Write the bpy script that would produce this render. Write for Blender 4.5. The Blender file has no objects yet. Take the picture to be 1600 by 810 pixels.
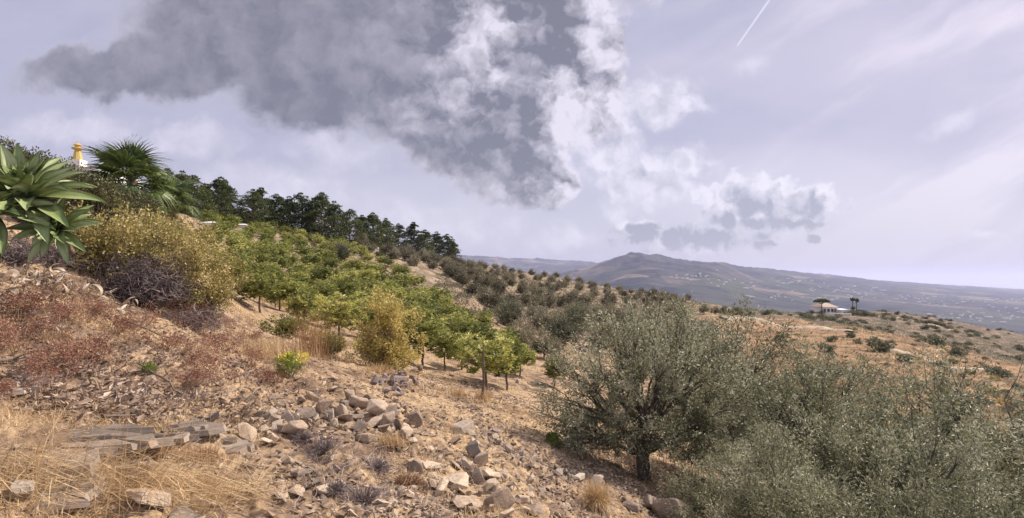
import bpy, math, random
import numpy as np
from mathutils import Vector, Matrix, Euler
import bmesh
R = math.radians
SC = bpy.context.scene
COL = SC.collection
rng = np.random.default_rng(11)
random.seed(11)

# ------------------------------------------------------------------ camera
F, CX, HY = 800.0, 800.0, 437.0          # focal length, centre column and horizon row of a 1600 px wide frame
cam_d = bpy.data.cameras.new('camera'); cam = bpy.data.objects.new('camera', cam_d); COL.objects.link(cam)
cam_d.sensor_width = 36; cam_d.lens = 18.0; cam_d.shift_y = (HY - 405) / 1600.0
cam_d.clip_start = 0.05; cam_d.clip_end = 400000
cam.location = (0, 0, 0); cam.rotation_euler = (R(90), 0, 0)
SC.camera = cam
SC.view_settings.view_transform = 'Standard'; SC.view_settings.look = 'None'
SC.view_settings.exposure = 0.42; SC.view_settings.gamma = 1.0
SC.render.engine = 'CYCLES'
SC.cycles.use_denoising = True
SC.cycles.max_bounces = 6; SC.cycles.diffuse_bounces = 3; SC.cycles.transmission_bounces = 4
SC.cycles.volume_bounces = 1; SC.cycles.transparent_max_bounces = 4

# ------------------------------------------------------------------ sun
SUN_EL, SUN_AZ = 45.0, 62.0              # azimuth measured from +Y (view direction) towards +X (right)
sd = bpy.data.lights.new('sun', 'SUN'); sun = bpy.data.objects.new('sun', sd); COL.objects.link(sun)
sd.energy = 5.0; sd.angle = R(0.6); sd.color = (1.0, 0.90, 0.78)
sv = Vector((math.sin(R(SUN_AZ)) * math.cos(R(SUN_EL)), math.cos(R(SUN_AZ)) * math.cos(R(SUN_EL)), math.sin(R(SUN_EL))))
sun.rotation_euler = (-sv).to_track_quat('-Z', 'Y').to_euler()

# ------------------------------------------------------------------ tiny node language
class S:
    """a socket inside a node tree, with arithmetic"""
    def __init__(s, nt, k): s.nt, s.k = nt, k
    def _m(s, op, *a):
        n = s.nt.nodes.new('ShaderNodeMath'); n.operation = op
        for i, v in enumerate((s,) + a):
            if isinstance(v, S): s.nt.links.new(v.k, n.inputs[i])
            else: n.inputs[i].default_value = v
        return S(s.nt, n.outputs[0])
    def __add__(s, o): return s._m('ADD', o)
    def __radd__(s, o): return s._m('ADD', o)
    def __sub__(s, o): return s._m('SUBTRACT', o)
    def __rsub__(s, o): return (s * -1.0) + o
    def __mul__(s, o): return s._m('MULTIPLY', o)
    def __rmul__(s, o): return s._m('MULTIPLY', o)
    def __truediv__(s, o): return s._m('DIVIDE', o)
    def mx(s, o): return s._m('MAXIMUM', o)
    def mn(s, o): return s._m('MINIMUM', o)
    def smx(s, o, k): return s._m('SMOOTH_MAX', o, k)
    def pw(s, o): return s._m('POWER', o)
    def sqrt(s): return s._m('SQRT')
    def absv(s): return s._m('ABSOLUTE')
    def ss(s, a, b, lo=0.0, hi=1.0):
        n = s.nt.nodes.new('ShaderNodeMapRange'); n.interpolation_type = 'SMOOTHSTEP'
        s.nt.links.new(s.k, n.inputs[0])
        for i, v in enumerate((a, b, lo, hi)): n.inputs[i + 1].default_value = v
        return S(s.nt, n.outputs[0])
def sep(nt, sock):
    n = nt.nodes.new('ShaderNodeSeparateXYZ'); nt.links.new(sock, n.inputs[0]); return [S(nt, o) for o in n.outputs]
def comb(nt, *a):
    n = nt.nodes.new('ShaderNodeCombineXYZ')
    for i, v in enumerate(a):
        if isinstance(v, S): nt.links.new(v.k, n.inputs[i])
        else: n.inputs[i].default_value = v
    return S(nt, n.outputs[0])
def noise(nt, vec, scale, detail=4, rough=0.5, dist=0.0, dims='3D'):
    n = nt.nodes.new('ShaderNodeTexNoise'); n.noise_dimensions = dims
    if vec is not None: nt.links.new(vec.k, n.inputs['Vector'])
    n.inputs['Scale'].default_value = scale; n.inputs['Detail'].default_value = detail
    n.inputs['Roughness'].default_value = rough; n.inputs['Distortion'].default_value = dist
    return S(nt, n.outputs[0])
def voro(nt, vec, scale, feature='F1', detail=0.0, out='Distance', rnd=1.0):
    n = nt.nodes.new('ShaderNodeTexVoronoi'); n.feature = feature
    if vec is not None: nt.links.new(vec.k, n.inputs['Vector'])
    n.inputs['Scale'].default_value = scale
    n.inputs['Detail'].default_value = detail
    n.inputs['Randomness'].default_value = rnd
    return S(nt, n.outputs[out])
def mixc(nt, f, a, b, mode='MIX'):
    n = nt.nodes.new('ShaderNodeMix'); n.data_type = 'RGBA'; n.blend_type = mode
    for i, v in ((0, f), (6, a), (7, b)):
        if isinstance(v, S): nt.links.new(v.k, n.inputs[i])
        elif i == 0: n.inputs[0].default_value = v
        else: n.inputs[i].default_value = tuple(v) + (1,)
    return S(nt, n.outputs[2])

# ------------------------------------------------------------------ world: clear air, veil of high cloud, cumulus
w = bpy.data.worlds.new('World'); SC.world = w; w.use_nodes = True
nt = w.node_tree; nt.nodes.clear()
def build_sky(nt):
    tc = nt.nodes.new('ShaderNodeTexCoord')
    x, y, z = sep(nt, tc.outputs['Generated'])
    yy = y.mx(0.12)
    px = x / yy * 8.0 + 8.0              # hundreds of picture columns and rows, on the sky ahead
    py = 4.37 - z / yy * 8.0
    front = y.ss(0.15, 0.45)
    P = comb(nt, px, py, 0.0)
    wa = noise(nt, P, 0.9, 5, 0.55) - 0.5
    wb = noise(nt, comb(nt, px + 31.0, py, 3.0), 0.9, 5, 0.55) - 0.5
    wc = noise(nt, comb(nt, px, py, 9.0), 3.2, 4, 0.6) - 0.5
    wd = noise(nt, comb(nt, px, py, 17.0), 3.2, 4, 0.6) - 0.5
    U = px + wa * 1.1 + wc * 0.35
    V = py + wb * 0.9 + wd * 0.3
    def blob(cx, cy, rx, ry, ang=0.0, a=U, b=V):
        c, s = math.cos(R(ang)), math.sin(R(ang))
        dx, dy = a - cx, b - cy
        e = (dx * c + dy * s) * (1 / rx); g = (dy * c - dx * s) * (1 / ry)
        return 1.0 - (e * e + g * g).sqrt()
    def field(bl, a=U, b=V, k=0.25):
        f = None
        for t in bl:
            q = blob(*t, a=a, b=b); f = q if f is None else f.smx(q, k)
        return f
    big = [(4.6, .55, 3.1, 1.15, 4), (3.3, .35, 1.5, 1.0, 0), (1.5, 1.15, 1.5, .5, 0), (6.3, 1.3, 2.2, 1.15, 12), (1.75, 1.1, 1.25, .42, 0), (3.0, 1.0, 1.3, .75, 0), (4.9, 1.45, 1.5, .7, 8), (6.9, 2.05, 1.3, .75, 22), (7.9, 2.15, 1.15, 1.0, 20),
           (8.45, 2.85, .6, .5, 30), (8.4, .55, 1.25, 1.1, 0), (6.0, .0, 4.2, .9, 0), (9.1, 1.5, .9, .7, 0), (9.3, .7, .5, .7, 0)]
    mid = [(10.4, 1.6, .95, .55, 0), (9.9, 2.75, 1.0, .7, 10), (10.65, 2.62, .65, .34, -6), (9.5, 2.1, 1.0, .9, 0)]
    sml = [(11.75, 3.15, 1.25, .62, -2), (12.6, 3.2, .8, .46, 0), (12.0,3.5,1.4,.2,0), (9.95, 3.56, .6, .16, 0), (10.9, 3.75, 1.5, .3, 0), (12.75, 3.73, .16, .08, 0), (12.0, 3.82, .3, .05, 0)]
    # puffy relief, sampled twice so that the side towards the sun is bright
    def puff(a, b):
        v1 = voro(nt, comb(nt, a, b, 0.0), 1.5, 'F1', 3.0)
        return (0.5 - v1)
    A, B = px + wc * 0.4, py + wd * 0.4
    p0 = puff(A, B)
    h0 = noise(nt, comb(nt, U, V, 5.0), 1.25, 8, .56); h1 = noise(nt, comb(nt, U + 0.12, V - 0.16, 5.0), 1.25, 4, .56)
    relief = (h0 - h1) * 1.6
    rv = p0 - puff(A + 0.10, B - 0.12)
    fn = noise(nt, P, 2.2, 9, 0.58) - 0.5
    edge = px.ss(5.0, 8.5)
    fb = field(big, k=.35) + .10 + fn * (0.30 + edge * .15) + p0 * 0.12
    fm = field(mid) + fn * 0.7 + p0 * 0.35
    Us, Vs = px + wc * 0.22 + wa * .3, py + wd * 0.18 + wb * .2
    fs = field(sml, a=Us, b=Vs, k=.12) + (noise(nt, P, 4.5, 8, 0.55) - 0.5) * 0.75 + (0.45 - voro(nt, comb(nt, A, B, 2.0), 3.0, 'F1', 2.0)) * 0.45
    mb = (fb / (0.50 - edge * 0.28)).ss(0.0, 1.0); mm = fm.ss(-0.15, 0.5); ms = fs.ss(-0.08, 0.26)
    # clear sky (air) and a high veil with streaks that run up to the right
    sky = nt.nodes.new('ShaderNodeTexSky'); sky.sky_type = 'NISHITA'; sky.sun_disc = False
    sky.sun_elevation = R(SUN_EL); sky.sun_rotation = R(SUN_AZ); sky.altitude = 300; sky.air_density = 1.0; sky.dust_density = 2.5
    c, s = math.cos(R(-28)), math.sin(R(-28))
    r1, r2 = px * c + py * s, py * c - px * s
    st = noise(nt, comb(nt, r1 * 0.16, r2 * 1.0 + wa * .5, 0.0), 0.9, 6, 0.55)
    st2 = noise(nt, comb(nt, px * 0.35, py * 0.9, 4.0), 0.8, 5, 0.5)
    right = px.ss(7.5, 15.5)
    low = py.ss(1.6, 3.9)
    veil = (st.ss(0.40, 0.64) * 0.74 * right.mx(.15) + right * 0.13 + low * 0.55 + st2.ss(.35, .7) * .30)
    contr = None
    # contrail
    dx, dy = px - 11.77, py - 0.36
    ca, sa = math.cos(R(-55)), math.sin(R(-55))
    al, ac = dx * ca + dy * sa, dy * ca - dx * sa
    ln = (1.0 - ac.absv() / (0.020 + 0.006 * (al + .5).mx(0.0))).ss(0.0, 0.8) * (1.0 - (al.absv()).ss(.40, .47))
    nl = ln * (0.55 + noise(nt, P, 9.0, 3, .6) * 0.5)
    pale = mixc(nt, (right * 0.8) * (1 - low * .75), mixc(nt, py.ss(2.6, 4.4), (0.565, 0.545, 0.63), (0.455, 0.45, 0.545)), (0.64, 0.565, 0.665))
    blue = (0.35, 0.345, 0.47)
    col = mixc(nt, veil.mn(1.0), blue, pale)
    # wispy small white cloud tufts
    tuft = (field([(11.75, 1.0, .45, .2, 0), (14.9, 1.9, .6, .2, -30), (15.35, 3.66, .35, .09, 0)], a=Us, b=Vs, k=.1) + fn * 2.0).ss(-.1, 1.0) * .45
    col = mixc(nt, tuft.mx(nl * .8).mn(1.0), col, (0.72, 0.68, 0.76))
    # low bright bank of cloud over the ridge, left of the mountain
    bank = field([(4.4, 3.0, 1.5, .5, 12), (3.0, 2.2, 1.2, .4, 0), (6.6, 3.45, 1.6, .5, 6), (8.9, 3.75, 1.0, .22, 0), (1.2, 2.0, 1.4, .35, 0), (5.3, 2.3, 1.0, .5, 0)], a=U, b=V) + fn * 0.8 + p0 * .35
    mk = bank.ss(-0.25, 0.6)
    bcol = mixc(nt, (0.62 + relief * 1.2 + fn * 1.0).mx(0.0).mn(1.0), (0.42, 0.41, 0.51), (0.68, 0.645, 0.74))
    col = mixc(nt, mk * 0.70, col, bcol)
    # cumulus
    mcol = mixc(nt, (0.70 + relief * 1.2 + rv * 1.2 - (fm.ss(.3, 1.0)) * .35 + fn * 1.2).mx(0.0).mn(1.0), (0.38, 0.37, 0.46), (0.70, 0.665, 0.75))
    col = mixc(nt, mm * 0.93, col, mcol)
    scol = mixc(nt, (0.76 + relief * 1.0 + rv * 1.1 - fs.ss(.10, .7) * .62 - (Vs - 3.2).mn(.35) * 1.0 + fn * 1.2).mx(0.0).mn(1.0), (0.27, 0.275, 0.36), (0.70, 0.67, 0.75))
    col = mixc(nt, ms * 0.92, col, scol)
    lit = field([(7.4, .75, .50, .95, 8), (9.15, 1.75, .9, .6, -40), (8.75, 1.35, .35, .35, 0), (9.5, .6, .35, 1.0, 0), (9.0, 2.5, .5, .8, 10), (6.35, 1.75, .45, .3, 0), (8.7, 3.0, .4, .3, 0),
                 (5.7, 1.8, .3, .2, 0)], k=.15) + fn * 1.5 + relief * 1.2 + wc * .8 + wd * .6
    deep = fb.ss(0.0, 0.50)
    lum = (0.66 - deep * 0.55 + relief * (0.35 + edge * .7) + rv * edge * .7 + fn * .12 + (wa + wb) * .55 + lit.ss(-0.30, 1.0) * (0.12 + edge * .66)).mx(0.0).mn(1.0)
    dcol = mixc(nt, lum, (0.145, 0.141, 0.176), (0.66, 0.62, 0.71))
    col = mixc(nt, mb * 0.97, col, dcol)
    # the rest of the sky, beside and behind: the same veil with scattered grey cumulus
    D = comb(nt, x * 1.0, y * 1.0, z * 1.9)
    g1 = noise(nt, D, 2.6, 8, 0.58)
    rest = mixc(nt, g1.ss(.52, .60), mixc(nt, noise(nt, D, 1.3, 5, .5).ss(.35, .65), (0.40, 0.43, 0.60), (0.62, 0.61, 0.72)),
                mixc(nt, (g1 * 1.0).ss(.56, .72), (0.72, .70, .78), (0.27, .27, .33)))
    col = mixc(nt, front, rest, col)
    b1 = nt.nodes.new('ShaderNodeBackground'); nt.links.new(sky.outputs[0], b1.inputs[0]); b1.inputs[1].default_value = 0.10
    b2 = nt.nodes.new('ShaderNodeBackground'); nt.links.new(col.k, b2.inputs[0]); b2.inputs[1].default_value = 1.0
    mx = nt.nodes.new('ShaderNodeMixShader'); mx.inputs[0].default_value = 0.88
    nt.links.new(b1.outputs[0], mx.inputs[1]); nt.links.new(b2.outputs[0], mx.inputs[2])
    out = nt.nodes.new('ShaderNodeOutputWorld'); nt.links.new(mx.outputs[0], out.inputs[0])
build_sky(nt)
w.cycles.sampling_method = 'MANUAL'; w.cycles.sample_map_resolution = 512

# ==================================================================== HELPERS
def mesh_of(name, blocks, mats=None, smooth=False, midx=None):
    """blocks: list of (verts (n,3), faces (m,k)); joined into one mesh; midx: material slot per block"""
    V = np.concatenate([b[0] for b in blocks]).astype(np.float32)
    loops, tot, mi = [], [], []
    off = 0
    for i, (v, f) in enumerate(blocks):
        f = np.asarray(f, dtype=np.int64)
        if len(f):
            loops.append((f + off).ravel()); tot.append(np.full(len(f), f.shape[1])); mi.append(np.full(len(f), midx[i] if midx else 0))
        off += len(v)
    L = np.concatenate(loops); T = np.concatenate(tot); M = np.concatenate(mi)
    me = bpy.data.meshes.new(name)
    me.vertices.add(len(V)); me.vertices.foreach_set('co', V.ravel())
    me.loops.add(len(L)); me.loops.foreach_set('vertex_index', L.astype(np.int32))
    me.polygons.add(len(T))
    st = np.zeros(len(T), np.int32); st[1:] = np.cumsum(T)[:-1]
    me.polygons.foreach_set('loop_start', st)
    me.polygons.foreach_set('material_index', M.astype(np.int32))
    me.polygons.foreach_set('use_smooth', np.full(len(T), bool(smooth)))
    me.update(calc_edges=True)
    for m in (mats or []): me.materials.append(m)
    return me
def obj(name, me, parent=None, loc=None, rot=None, scale=None):
    o = bpy.data.objects.new(name, me); COL.objects.link(o)
    if parent: o.parent = parent
    if loc is not None: o.location = loc
    if rot is not None: o.rotation_euler = rot
    if scale is not None: o.scale = scale if hasattr(scale, '__len__') else (scale,) * 3
    return o
def tag(o, label, cat, group=None):
    o['label'] = label; o['category'] = cat
    if group: o['group'] = group
    return o
def thing(name, label, cat, loc=(0, 0, 0), rot=(0, 0, 0), scale=1.0, group=None):
    return tag(obj(name, None, None, loc, rot, scale), label, cat, group)
def plant(name, meshes, label, cat, loc, rz=0.0, scale=1.0, group=None, tilt=0.0):
    """an Empty with one child per (part name, mesh)"""
    t = thing(name, label, cat, loc, (tilt, 0, rz), scale, group)
    for pn, me in meshes: obj(pn, me, t)
    return t
def unit(a): return a / np.maximum(np.linalg.norm(a, axis=-1, keepdims=True), 1e-9)
def rdir(n, g=rng): return unit(g.normal(size=(n, 3)))
def tubes(P, Rd, sides=4):
    """P (n,k,3) centre lines, Rd (n,k) radii"""
    P = np.asarray(P, float); Rd = np.asarray(Rd, float); n, k, _ = P.shape
    T = np.gradient(P, axis=1); T = unit(T)
    ref = np.where(np.abs(T[..., 2:3]) > .85, np.array([1.0, 0, 0]), np.array([0, 0, 1.0]))
    A = unit(np.cross(T, ref)); B = np.cross(T, A)
    an = np.arange(sides) * 2 * np.pi / sides
    V = P[:, :, None, :] + Rd[:, :, None, None] * (np.cos(an)[None, None, :, None] * A[:, :, None, :] + np.sin(an)[None, None, :, None] * B[:, :, None, :])
    V = V.reshape(-1, 3)
    i = np.arange(n)[:, None, None] * (k * sides); j = np.arange(k - 1)[None, :, None] * sides; s = np.arange(sides)[None, None, :]; s2 = (s + 1) % sides
    f = np.stack([i + j + s, i + j + s2, i + j + sides + s2, i + j + sides + s], -1).reshape(-1, 4)
    return V, f
def leaves(P, D, L, W, bend=0.0, g=rng):
    """one pointed four-cornered leaf per point, along D"""
    n = len(P); D = unit(D); L = np.broadcast_to(L, (n,)); W = np.broadcast_to(W, (n,))
    S_ = unit(np.cross(D, rdir(n, g))); N_ = np.cross(D, S_)
    m = P + D * (L * .45)[:, None] + N_ * (bend * L)[:, None]
    V = np.stack([P, m + S_ * (W * .5)[:, None], P + D * L[:, None], m - S_ * (W * .5)[:, None]], 1).reshape(-1, 3)
    f = np.arange(n * 4).reshape(n, 4)
    return V, f
def curves(P0, P1, k=4, sag=0.15, g=rng):
    """n curved centre lines of k points from P0 to P1"""
    t = np.linspace(0, 1, k)[None, :, None]
    d = P1 - P0; ln = np.linalg.norm(d, axis=1)[:, None, None]
    off = rdir(len(P0), g)[:, None, :] * ln * sag * np.sin(t * np.pi)
    wob = g.normal(size=(len(P0), k, 3)) * ln * sag * .3; wob[:, 0] = 0; wob[:, -1] = 0
    return P0[:, None, :] * (1 - t) + P1[:, None, :] * t + off + wob
def hash2(ix, iy, seed):
    h = (ix.astype(np.int64) * 374761393 + iy.astype(np.int64) * 668265263 + seed * 974634777) & 0x7fffffff
    h = ((h ^ (h >> 13)) * 1274126177) & 0x7fffffff
    return ((h ^ (h >> 16)) & 0xffff) / 65535.0
def vnoise(x, y, seed=0):
    x = np.asarray(x, float); y = np.asarray(y, float)
    ix, iy = np.floor(x), np.floor(y); fx, fy = x - ix, y - iy
    fx = fx * fx * (3 - 2 * fx); fy = fy * fy * (3 - 2 * fy)
    a, b, c, d = hash2(ix, iy, seed), hash2(ix + 1, iy, seed), hash2(ix, iy + 1, seed), hash2(ix + 1, iy + 1, seed)
    return (a * (1 - fx) + b * fx) * (1 - fy) + (c * (1 - fx) + d * fx) * fy - .5
def fbm(x, y, o=5, seed=0, gain=.5):
    s, a = 0, 1.0
    for i in range(o):
        s = s + a * vnoise(x, y, seed + i); x = x * 2.03 + 7.1; y = y * 2.03 - 3.7; a *= gain
    return s

# ==================================================================== MATERIALS
def new_mat(name):
    m = bpy.data.materials.new(name); m.use_nodes = True; m.node_tree.nodes.clear(); return m, m.node_tree
def finish(nt, col, rough=.8, bump=None, bstr=.3, bdist=.02, trans=0.0, spec=.3):
    p = nt.nodes.new('ShaderNodeBsdfPrincipled')
    if isinstance(col, S): nt.links.new(col.k, p.inputs['Base Color'])
    else: p.inputs['Base Color'].default_value = tuple(col) + (1,)
    if isinstance(rough, S): nt.links.new(rough.k, p.inputs['Roughness'])
    else: p.inputs['Roughness'].default_value = rough
    p.inputs['Specular IOR Level'].default_value = spec
    out = nt.nodes.new('ShaderNodeOutputMaterial'); res = p.outputs[0]
    if bump is not None:
        b = nt.nodes.new('ShaderNodeBump'); b.inputs['Strength'].default_value = bstr; b.inputs['Distance'].default_value = bdist
        nt.links.new(bump.k, b.inputs['Height']); nt.links.new(b.outputs[0], p.inputs['Normal'])
    if trans > 0:
        t = nt.nodes.new('ShaderNodeBsdfTranslucent')
        if isinstance(col, S): nt.links.new(col.k, t.inputs[0])
        else: t.inputs[0].default_value = tuple(col) + (1,)
        mx = nt.nodes.new('ShaderNodeMixShader'); mx.inputs[0].default_value = trans
        nt.links.new(res, mx.inputs[1]); nt.links.new(t.outputs[0], mx.inputs[2]); res = mx.outputs[0]
    nt.links.new(res, out.inputs[0])
def ramp(nt, f, stops):
    n = nt.nodes.new('ShaderNodeValToRGB'); nt.links.new(f.k, n.inputs[0]); e = n.color_ramp.elements
    while len(e) > 1: e.remove(e[-1])
    e[0].position = stops[0][0]; e[0].color = tuple(stops[0][1]) + (1,)
    for p, c in stops[1:]:
        q = e.new(p); q.color = tuple(c) + (1,)
    return S(nt, n.outputs[0])
def geo(nt, k): return S(nt, nt.nodes.new('ShaderNodeNewGeometry').outputs[k])
def rnd_obj(nt): return S(nt, nt.nodes.new('ShaderNodeObjectInfo').outputs['Random'])
def objco(nt): return S(nt, nt.nodes.new('ShaderNodeTexCoord').outputs['Object'])
def leaf_mat(name, stops, trans=.3, rough=.55, clump=1.2, spec=.35, objvar=.35):
    """leaf colours: each leaf its own shade, drifting in patches over the plant and from plant to plant"""
    m, nt = new_mat(name)
    f = geo(nt, 'Random Per Island') * .62 + (noise(nt, objco(nt), clump, 2, .5) - .5) * 1.1 + .19 + (rnd_obj(nt) - .5) * objvar
    finish(nt, ramp(nt, f.mx(0.0).mn(1.0), stops), rough, trans=trans, spec=spec)
    return m
M = {}
M['olive'] = leaf_mat('olive_leaf', [(0, (.060, .066, .034)), (.35, (.18, .18, .098)), (.7, (.38, .37, .23)), (1, (.76, .73, .54))], .28, .46, 1.3)
M['olive_far'] = leaf_mat('olive_leaf_small', [(0, (.085, .078, .048)), (.5, (.20, .175, .110)), (1, (.36, .32, .21))], .25, .6, 1.0, objvar=.6)
M['olive_dark'] = leaf_mat('bush_leaf_dark', [(0, (.050, .058, .032)), (.5, (.13, .135, .080)), (1, (.25, .25, .15))], .2, .6, 1.0, objvar=.5)
M['mango'] = leaf_mat('mango_leaf', [(0, (.045, .062, .016)), (.36, (.155, .18, .042)), (.68, (.36, .37, .085)), (1, (.74, .68, .25))], .34, .40, 1.9, .4, .45)
M['pine'] = leaf_mat('pine_needles', [(0, (.014, .022, .010)), (.5, (.042, .060, .022)), (1, (.22, .24, .07))], .2, .6, .8)  # lightest stop puts the sunlit yellow-green of the tops into the needle colour
M['hedge'] = leaf_mat('hedge_leaf', [(0, (.04, .042, .018)), (.5, (.105, .105, .042)), (1, (.24, .21, .085))], .25, .5, .9)
M['yellow'] = leaf_mat('yellow_leaf', [(0, (.30, .235, .07)), (.5, (.62, .50, .16)), (1, (.86, .74, .34))], .35, .5, 1.5)
M['khaki'] = leaf_mat('khaki_leaf', [(0, (.10, .10, .030)), (.4, (.25, .215, .065)), (.75, (.50, .39, .14)), (1, (.78, .64, .36))], .3, .55, 1.1)
M['palm'] = leaf_mat('palm_leaf', [(0, (.030, .050, .015)), (.5, (.095, .135, .038)), (1, (.28, .31, .10))], .25, .4, 1.2)
M['red'] = leaf_mat('red_leaf', [(0, (.14, .050, .036)), (.5, (.29, .135, .090)), (1, (.52, .33, .22))], .25, .6, 2.5)
M['green'] = leaf_mat('herb_leaf', [(0, (.07, .11, .02)), (.5, (.17, .24, .045)), (1, (.38, .40, .09))], .3, .5, 2.0)
M['flower'] = leaf_mat('yellow_flower', [(0, (.55, .45, .04)), (1, (.80, .68, .10))], .2, .6, 2.0)
M['straw'] = leaf_mat('straw', [(0, (.25, .15, .075)), (.45, (.52, .35, .18)), (1, (.86, .68, .42))], .25, .6, .7, .3, 0)
M['straw_red'] = leaf_mat('rusty_straw', [(0, (.17, .085, .045)), (.5, (.33, .18, .09)), (1, (.50, .31, .17))], .2, .6, 1.5)
M['twig'] = leaf_mat('dead_twigs', [(0, (.085, .060, .058)), (.5, (.19, .145, .13)), (1, (.36, .29, .26))], .0, .8, 2.0)
M['twig_dark'] = leaf_mat('dark_twigs', [(0, (.05, .036, .034)), (.5, (.14, .105, .098)), (1, (.30, .235, .215))], .0, .8, 2.0)
M['dry_leaf'] = leaf_mat('dry_agave_leaf', [(0, (.36, .27, .18)), (.5, (.56, .46, .34)), (1, (.74, .66, .54))], .15, .6, 3.0)
M['litter'] = leaf_mat('leaf_litter', [(0, (.10, .065, .045)), (.5, (.31, .22, .165)), (1, (.62, .49, .38))], .1, .7, 2.0)
def bark(name, a, b, sc=9.0):
    m, nt = new_mat(name); n1 = noise(nt, objco(nt), sc, 5, .65)
    finish(nt, mixc(nt, n1.ss(.35, .65), a, b), .85, n1, .6, .02); return m
M['bark'] = bark('olive_bark', (.055, .045, .038), (.16, .13, .11))
M['bark_brown'] = bark('mango_bark', (.085, .060, .045), (.20, .15, .115))
M['stick'] = bark('dead_wood', (.075, .055, .045), (.21, .16, .125), 14)
M['stick_pale'] = bark('bleached_wood', (.26, .20, .15), (.45, .36, .28), 14)

def rock_mat(name, dark, mid, light, sc=1.0):
    m, nt = new_mat(name); co = objco(nt)
    x, y, z = sep(nt, co.k)
    n1 = noise(nt, co, 5 * sc, 8, .65); n2 = noise(nt, co, 1.6 * sc, 4, .5)
    lay = noise(nt, comb(nt, x * 2.0, y * 2.0, z * 16.0 + n1), 2.2 * sc, 5, .6)
    f = (n1 * .45 + n2 * .3 + lay * .35 + (rnd_obj(nt) - .5) * .30 + (geo(nt, 'Random Per Island') - .5) * .30)
    c = ramp(nt, f.mx(0.0).mn(1.0), [(.25, dark), (.5, mid), (.78, light)])
    c = mixc(nt, noise(nt, co, 2.3 * sc, 3, .5).ss(.55, .72) * .5, c, (.33, .19, .11))
    finish(nt, c, .85, n1 + lay * .8, .9, .012, spec=.2); return m
M['rock'] = rock_mat('schist_stone', (.13, .093, .068), (.31, .228, .165), (.58, .46, .34))
M['rock_purple'] = rock_mat('dark_slate_stone', (.055, .044, .044), (.135, .105, .10), (.29, .235, .215))
M['rock_grey'] = rock_mat('grey_schist_stone', (.115, .09, .073), (.255, .203, .162), (.47, .385, .305))

# ==================================================================== THE HILLSIDE
PXC = np.array([-500, 0, 200, 400, 600, 800, 1000, 1200, 1400, 1600, 2100.0])
YK = np.array([3.5, 5, 7, 10, 14, 20, 28, 40, 56, 80, 110, 150, 200, 260])
ROWS = {
    0:    [735, 592, 452, 362, 318, 293, 278, 272, 268, 266, 270, 280, 292, 310],
    200:  [795, 655, 555, 468, 400, 356, 335, 322, 312, 306, 308, 330, 350, 370],
    400:  [828, 705, 625, 562, 524, 500, 478, 445, 410, 372, 347, 356, 380, 400],
    600:  [850, 748, 668, 616, 585, 560, 530, 495, 462, 425, 400, 390, 402, 420],
    800:  [885, 800, 724, 672, 638, 608, 580, 550, 515, 478, 452, 433, 425, 440],
    1000: [1000, 900, 825, 755, 712, 665, 625, 580, 545, 510, 485, 466, 460, 475],
    1200: [1130, 1015, 925, 832, 772, 702, 650, 600, 555, 518, 497, 493, 489, 496],
    1400: [1230, 1110, 1005, 900, 822, 732, 672, 612, 568, 532, 524, 512, 498, 493],
    1600: [1290, 1160, 1045, 935, 855, 762, 702, 642, 602, 578, 572, 555, 536, 524],
}
def z_rows():
    Z = {}
    for c, r_ in ROWS.items(): Z[c] = [(HY - v) * y / F for v, y in zip(r_, YK)]
    Z[-500] = [2.2 * a - 1.2 * b for a, b in zip(Z[0], Z[200])]
    Z[-500] = [a + (a - b) * 1.2 * .8 for a, b in zip(Z[0], Z[200])]
    Z[2100] = [a + (a - b) * 1.3 for a, b in zip(Z[1600], Z[1400])]
    out = []
    for c in PXC:
        z = Z[int(c)]
        s = min(1.0, max(0.0, (c - 200) / 1000))
        lead = [-1.62, -1.62 - .28 * s]
        tail = [z[-1] - 55, z[-1] - 190, z[-1] - 420]
        out.append(lead + z + tail)
    return np.array(out)
YKF = np.array([0.25, 1.6] + list(YK) + [420, 800, 1600.0])
LK = np.log(YKF); ZT = z_rows()
def crom(p0, p1, p2, p3, t): return .5 * (2 * p1 + (p2 - p0) * t + (2 * p0 - 5 * p1 + 4 * p2 - p3) * t * t + (3 * p1 - p0 - 3 * p2 + p3) * t ** 3)
def zrow(i, L):
    """height along ln Y in column i (slopes from finite differences, so uneven knots stay smooth)"""
    z = ZT[i]; j = np.clip(np.searchsorted(LK, L) - 1, 0, len(LK) - 2)
    sl = np.gradient(z, LK)
    h = LK[j + 1] - LK[j]; t = np.clip((L - LK[j]) / h, 0, 1)
    h00 = 2 * t ** 3 - 3 * t ** 2 + 1; h10 = t ** 3 - 2 * t ** 2 + t; h01 = -2 * t ** 3 + 3 * t ** 2; h11 = t ** 3 - t ** 2
    return h00 * z[j] + h10 * h * sl[j] + h01 * z[j + 1] + h11 * h * sl[j + 1]
def base_z(px, Y):
    px = np.asarray(px, float); Y = np.asarray(Y, float); px, Y = np.broadcast_arrays(px, Y)
    L = np.log(np.clip(Y, .25, 1600)); rows = np.stack([zrow(i, L) for i in range(len(PXC))])
    x = np.clip(px, PXC[0], PXC[-1]); j = np.clip(np.searchsorted(PXC, x) - 1, 0, len(PXC) - 2)
    G = np.gradient(rows, PXC, axis=0)
    take = lambda A, k: np.take_along_axis(A, k[None], 0)[0]
    h = PXC[j + 1] - PXC[j]; t = (x - PXC[j]) / h
    h00 = 2 * t ** 3 - 3 * t ** 2 + 1; h10 = t ** 3 - 2 * t ** 2 + t; h01 = -2 * t ** 3 + 3 * t ** 2; h11 = t ** 3 - t ** 2
    return h00 * take(rows, j) + h10 * h * take(G, j) + h01 * take(rows, j + 1) + h11 * h * take(G, j + 1)
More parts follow.
